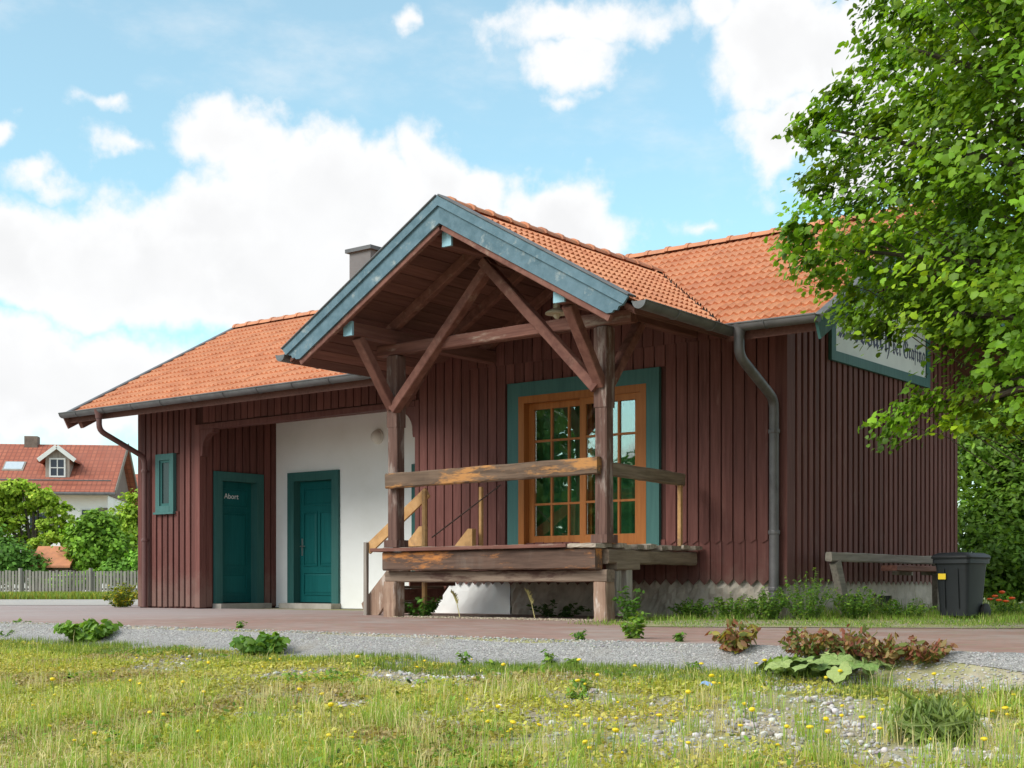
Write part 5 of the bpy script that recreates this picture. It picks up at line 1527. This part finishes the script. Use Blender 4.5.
# grass verge along the front wall and the gable
from_poly = [(-1.05, .05), (-1.05, -2.2), (.3, -3.6), (2.9, -2.1), (5.5, -.3), (6.5, 8), (0, 8), (0, 0)]
def in_poly(X, Y, poly):
    inside = np.zeros(len(X), bool); j = len(poly)-1
    for i in range(len(poly)):
        xi, yi = poly[i]; xj, yj = poly[j]
        inside ^= ((yi > Y) != (yj > Y)) & (X < (xj-xi)*(Y-yi)/(yj-yi+1e-9)+xi); j = i
    return inside
m = MB(); m.add([(x, y, .006) for x, y in from_poly], [tuple(range(len(from_poly)))]); struct(m.build('verge', M_ground))
X = rng.uniform(-1.6, 6.5, 150000); Y = rng.uniform(-4.4, 8, 150000)
jx = (vnoise(X, Y, .9, 61, 3)-.5)*2.4+rng.normal(0, .10, len(X)); jy = (vnoise(X, Y, .9, 62, 3)-.5)*2.4+rng.normal(0, .10, len(X))
ok = in_poly(X+jx, Y+jy, from_poly) & ~((X < .03) & (Y > -.03)) & (rng.random(len(X)) < np.clip(vnoise(X, Y, 2.0, 63, 3)*1.9-.25, .12, 1)); X, Y = X[ok], Y[ok]; n = len(X)
near = np.exp(-np.clip(np.minimum(np.where(X < 0, -Y, 9), np.where(Y > 0, X, 9)), 0, 9)/.35)
hue = vnoise(X, Y, 1.5, 64, 3)[:, None]
colr = (np.array([[.13, .27, .03]])*(1-hue)+np.array([[.24, .34, .05]])*hue)
colr = np.where((rng.random(n) < .85)[:, None], colr, np.array([[.42, .40, .16]]))*(1+rng.normal(0, .25, (n, 1)))
_px, _py, _f = project(np.c_[X, Y, X*0])
blades('grass', X, Y, rng.uniform(.03, .15, n)*(.35+1.5*vnoise(X, Y, 1.8, 65, 3))*(1+1.8*near)*np.clip((633-_py)/18, .22, 1), rng.uniform(.005, .010, n), np.clip(colr, .01, .8), lean=.6)
# far lawn towards the fence
X = []; Y = []
for k in range(16000):
    d_ = rng.uniform(37.5, 43.5); p_ = U(rng.uniform(-40, 160), HZ, d_); X.append(p_.x); Y.append(p_.y)
X = np.array(X); Y = np.array(Y); n = len(X)
colr = np.where((rng.random(n) < .8)[:, None], np.array([[.20, .29, .045]]), np.array([[.42, .38, .07]]))*(1+rng.normal(0, .2, (n, 1)))
blades('lawn', X, Y, rng.uniform(.10, .26, n), rng.uniform(.02, .035, n), np.clip(colr, .01, .8))


def weed(name, label, loc, h, r, nst, nleaf, size, cols, cat='weed', group=None, shape='OVAL', up=.5, flower=None):
    loc = Vector(loc); t = thing(name, label, cat, tuple(loc), group)
    st_ = MB(); P = []; N = []
    for i in range(nst):
        a = random.uniform(0, 6.28); q = r*math.sqrt(random.random()); top = loc+Vector((math.cos(a)*q, math.sin(a)*q, h*random.uniform(.55, 1.0)*(1-.35*q/max(r, .01))))
        b0 = loc+Vector((math.cos(a)*q*.3, math.sin(a)*q*.3, -.01)); st_.tube([b0, b0.lerp(top, .5)+Vector((0, 0, .02)), top], [.005, .004, .002], 4, cap=False)
        k = nleaf//nst
        for j in range(k):
            f = random.uniform(.12, 1.05); p = b0.lerp(top, f); aa = random.uniform(0, 6.28); P.append(p+Vector((math.cos(aa), math.sin(aa), .1))*size*random.uniform(.2, .7)); N.append((math.cos(aa)*up, math.sin(aa)*up, 1))
    st_.build('stems', M_stem, t)
    P = np.array(P); N = np.array(N)+rng.normal(0, .3, (len(N), 3)); n = len(P)
    pick = rng.integers(0, len(cols), n); CO = np.array(cols)[pick]*(1+rng.normal(0, .2, (n, 1)))
    leaves('foliage', P, N, rng.uniform(size*.6, size*1.25, n), np.clip(CO, .01, .8), M_leaf, shape, t)
    return t

GRN = [(.09, .20, .03), (.12, .25, .04), (.07, .16, .03)]
YGR = [(.20, .34, .05), (.15, .30, .04), (.24, .34, .05)]
RED = [(.26, .10, .06), (.33, .17, .08), (.17, .20, .05), (.30, .22, .09), (.24, .08, .05)]
def on(px, py): p = G(px, py); return (p.x, p.y, float(gz(p.x, p.y)))
def flat(px, d): p = gbase(px, d); return (p.x, p.y, 0)
weed('meadow_bush', 'yellow flowering bush at the foot of the station corner', flat(122, 25.4), .50, .42, 34, 1300, .07, [(.20, .26, .03), (.26, .30, .04), (.13, .20, .03), (.55, .45, .03)], 'bush')
weed('nettle_clump', 'dark green nettles growing under the loading platform beside the stair', (-4.45, -1.75, 0), .34, .42, 16, 420, .075, GRN)
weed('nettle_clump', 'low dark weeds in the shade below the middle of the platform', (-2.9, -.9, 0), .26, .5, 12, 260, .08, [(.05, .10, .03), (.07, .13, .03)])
weed('upright_weed', 'tall leafy weed beside the right foot of the platform', (-.98, -2.0, 0), .52, .18, 9, 260, .07, GRN)
weed('upright_weed', 'bushy yellow green weed on the brick edge by the right platform post', on(636, 640), .30, .11, 9, 240, .06, YGR)
for (x, y, h, r, lab) in ((-.95, -.62, .34, .30, 'weeds against the stone plinth just right of the platform'), (-.45, -.5, .44, .34, 'weeds against the plinth left of the downpipe'), (-.02, -.45, .56, .3, 'weeds crowding the foot of the zinc downpipe'),
                          (.42, -.25, .80, .40, 'tallest weed clump at the corner between downpipe and bench'), (.75, .35, .60, .36, 'weeds around the leaning leg of the bench'), (1.0, 1.3, .34, .4, 'low weeds before the vent openings of the gable plinth')):
    weed('wall_weed', lab, (x, y, 0), h*.85, r, 40, 1300, .046, GRN[:2]+YGR+[(.16, .30, .06)], group='weeds along the station wall')
weed('dock_plant', 'red and yellow leaved dock plant on the gravel edge before the downpipe', on(735, 651), .24, .17, 20, 330, .062, RED+[(.40, .34, .06), (.36, .27, .10)], 'plant', up=1.6)
for (px, py, h, r, lab) in ((805, 656, .24, .22, 'green tinged left end of the long reddish dock row'), (845, 658, .24, .26, 'rusty dock plant behind the big pale leaves'),
                            (885, 662, .20, .24, 'reddish dock plant right of the big pale leaves'), (922, 663, .17, .2, 'last reddish dock plant at the right end of the row')):
    weed('dock_plant', lab, on(px, py), h, r, 22, 430, .055, RED+[(.36, .26, .10)]+([(.18, .28, .05)] if px < 830 else []), 'plant', 'reddish docks on the gravel edge', up=1.4)
for (px, py, h, lab) in ((466, 668, .17, 'thin herb at the gravel foot before the platform'), (548, 667, .16, 'small thistle at the foot of the gravel bank'), (580, 690, .10, 'little herb in the grass below the thistle'),
                         (495, 668, .10, 'tiny weed between thistle and thin herb'), (580, 700, .1, 'small sprout in the foreground turf'), (575, 666, .09, 'low sprout right of the thistle')):
    weed('herb', lab, on(px, py), h, .06, 5, 70, .05, YGR, group='herbs at the foot of the gravel')
for k in range(15):
    x_ = random.uniform(-8.5, 5.5); y_ = EDGE+random.choice([random.uniform(-.55, -.15), random.uniform(-.03, .25)]); 
    xp, yp, _f = project(np.array([[x_, y_, 0.]]))
    if not (5 < xp[0] < 1018): continue
    weed('edge_weed', 'small green weed rooted along the edge of the gravel bank', (x_, y_, max(float(gz(x_, y_)), 0 if y_ > EDGE+.05 else -9)), random.uniform(.04, .11), random.uniform(.04, .12), 6, 70, .045, YGR+GRN, group='small weeds on the gravel edge')
weed('meadow_tuft', 'dark green tussock of narrow leaves on the stony patch', on(935, 742), .22, .20, 40, 700, .17, [(.22, .29, .08), (.27, .34, .11), (.17, .25, .06)], 'plant', up=2.6, shape='NARROW')
for (x, d, h, lab) in ((430, 17.9, .34, 'left straw stalk nodding before the white plinth'), (505, 17.2, .36, 'right straw stalk standing before the white plinth')):
    p = gbase(x+30, d); t = thing('grass_stalk', lab, 'grass stalk', (p.x, p.y, 0), 'straw stalks under the platform')
    m = MB(); m.tube([p, p+Vector((-.05, 0, h*.5)), p+Vector((-.16, .02, h))], [.006, .005, .003], 5); m.build('stem', M_straw, t)
    m = MB()
    for k in range(22):
        f = .55+.45*k/22; q = p+Vector((-.16*f*f, .02*f, h*f)); m.tube([q, q+Vector((random.uniform(-.03, .03), random.uniform(-.03, .03), .035))], [.012, .004], 4)
    m.build('seed_head', M_straw, t)


# big soft leaves (butterbur)
def leaf_mesh(k):
    m = MB(); n = 22; vs = [(0, 0, 0)]; fs = []
    for q, (rr, zz) in enumerate(((.35, .05), (.72, .07), (1.0, -.02))):
        for i in range(n):
            a = 2*math.pi*i/n; notch = 1-.6*math.exp(-((a-math.pi)/.28)**2); w_ = rr*notch*(1+(.06*math.sin(5*a+k)+.05*math.sin(9*a+2*k))*(q == 2))
            vs.append((w_*math.cos(a), w_*math.sin(a)*.92, zz+.10*rr*rr*math.sin(3*a+k*2)+.07*rr*math.sin(7*a+k)+.04*rr*math.sin(11*a)))
    for i in range(n):
        j = (i+1) % n; fs.append((0, 1+i, 1+j)); fs.append((1+i, 1+n+i, 1+n+j, 1+j)); fs.append((1+n+i, 1+2*n+i, 1+2*n+j, 1+n+j))
    m.add(vs, fs); return m.mesh('leaf', M_bigleaf, smooth=True)
m_, nt_, p_, out_ = new_mat('big_leaf'); M_bigleaf = m_
oi_ = nt_.node('ShaderNodeObjectInfo'); tcx = nt_.node('ShaderNodeTexCoord').outputs['Object']
vn = nt_.noise(tcx, 4.5, 4, .6)
cc_ = nt_.mix(oi_.outputs['Random'], c4((.16, .28, .055)), c4((.34, .42, .13))); cc_ = nt_.mix(nt_.smooth(vn, .4, .75, 0, .6), cc_, c4((.36, .42, .16)))
nt_.link(cc_, p_.inputs['Base Color']); p_.inputs['Roughness'].default_value = .6; bump(nt_, p_, vn, .5, .05)
LM = [leaf_mesh(k) for k in range(4)]
def big_leaf_plant(label, loc, r, nl, size, h):
    loc = Vector(loc); t = thing('butterbur_plant', label, 'plant', tuple(loc), 'big leaved plants on the gravel edge')
    st_ = MB()
    for i in range(nl):
        a = 2.4*i+random.uniform(-.4, .4); q = r*math.sqrt((i+.3)/nl); c = loc+Vector((math.cos(a)*q, math.sin(a)*q, h*random.uniform(.55, 1.0)*(1-.5*q/r)))
        st_.tube([loc, loc.lerp(c, .5)+Vector((0, 0, .04)), c], [.008, .007, .005], 5, cap=False)
        o = bpy.data.objects.new('leaf', LM[i % 4]); C.objects.link(o); place(o, c, t)
        s = size*random.uniform(.65, 1.15); o.scale = (s, s, s)
        o.rotation_euler = (random.uniform(-.6, .6), random.uniform(.1, .95), a)
    st_.build('stalks', M_stem, t)
BG = [(.17, .31, .045), (.23, .38, .06), (.13, .25, .04)]
weed('burdock_plant', 'bright green leafy clump alone on the gravel edge at the far end', on(88, 640), .25, .34, 34, 520, .085, BG, 'plant', shape='MAPLE', up=.9)
weed('burdock_plant', 'darker leafy clump on the gravel edge before the doors', on(262, 655), .24, .25, 30, 520, .075, [(.11, .23, .04), (.15, .29, .05), (.20, .34, .06)], 'plant', shape='MAPLE', up=.9)
weed('burdock_plant', 'low pale green leaves between the big drooping leaves and the docks', on(800, 676), .13, .28, 16, 240, .08, [(.30, .40, .10), (.24, .36, .08)], 'plant', shape='MAPLE', up=.9)
big_leaf_plant('pale drooping big leaves spread out before the reddish docks', on(828, 676), .44, 26, .10, .17)

# small flowers
def flower_mesh(name, petal_mat, r, h):
    m = MB(); m.tube([(0, 0, -.01), (.005, 0, h*.5), (0, 0, h)], .0022, 4, cap=False); k0 = len(m.f)
    m.lathe([(r*.35, h-.2*r), (r*.8, h+.05*r), (r, h+.45*r), (r*.8, h+.75*r), (r*.35, h+.95*r)], (0, 0, 0), 8)
    me = m.mesh(name, M_stem); me.materials.append(petal_mat)
    for i, p in enumerate(me.polygons): p.material_index = 0 if i < k0 else 1
    return me
fm_ = [flower_mesh('yellow_flower', M_flower, .012, .06), flower_mesh('yellow_flower', M_flower, .015, .10)]
k = 0
while k < 115:
    x, y = random.uniform(10, 1015), 664+100*random.random()**1.3
    if random.random() < .35: x = random.gauss(690, 180)
    if not (5 < x < 1018): continue
    p = G(x, y); 
    if p.y > -7.1: continue
    o = piece('yellow_flower', fm_[k % 2], None, (p.x, p.y, float(gz(p.x, p.y))), random.uniform(0, 6)); s = random.uniform(.65, 1.3); o.scale = (s, s, s*random.uniform(.7, 1.2)); o.rotation_euler.x = random.uniform(-.35, .35)
    tag(o, 'small yellow flower on a thin stem in the track bed turf', 'flower', 'yellow flowers in the turf'); k += 1
pm_ = flower_mesh('poppy', M_poppy, .045, .34)
for (x, y, d) in ((995, 596, 18.6), (1002, 592, 18.9), (1012, 598, 18.4), (999, 600, 18.2), (990, 599, 18.8), (1006, 601, 18.3)):
    q = U(x, y, d); s = max(.45, (q.z)/.36)
    o = piece('poppy', pm_, None, (q.x, q.y, 0), random.uniform(0, 6)); o.scale = (1, 1, s)
    tag(o, 'orange red poppy in the grass beside the rubbish bin', 'flower', 'poppies by the bin')
weed('poppy_foliage', 'loose green herbs among the poppies beside the bin', flat(1002, 18.7), .34, .4, 16, 380, .07, GRN+YGR)
p = G(705, 689); m = MB()
m.add([(-.04, -.02, .01), (.0, -.03, .035), (.05, -.015, .012), (.055, .02, .03), (.01, .035, .012), (-.035, .02, .04), (0, 0, .05)], [(6, 0, 1), (6, 1, 2), (6, 2, 3), (6, 3, 4), (6, 4, 5), (6, 5, 0)])
m.v = [(v[0]+p.x, v[1]+p.y, v[2]+float(gz(p.x, p.y))) for v in m.v]
tag(m.build('plastic_scrap', M_bluepl), 'crumpled scrap of pale blue plastic in the grass', 'litter')
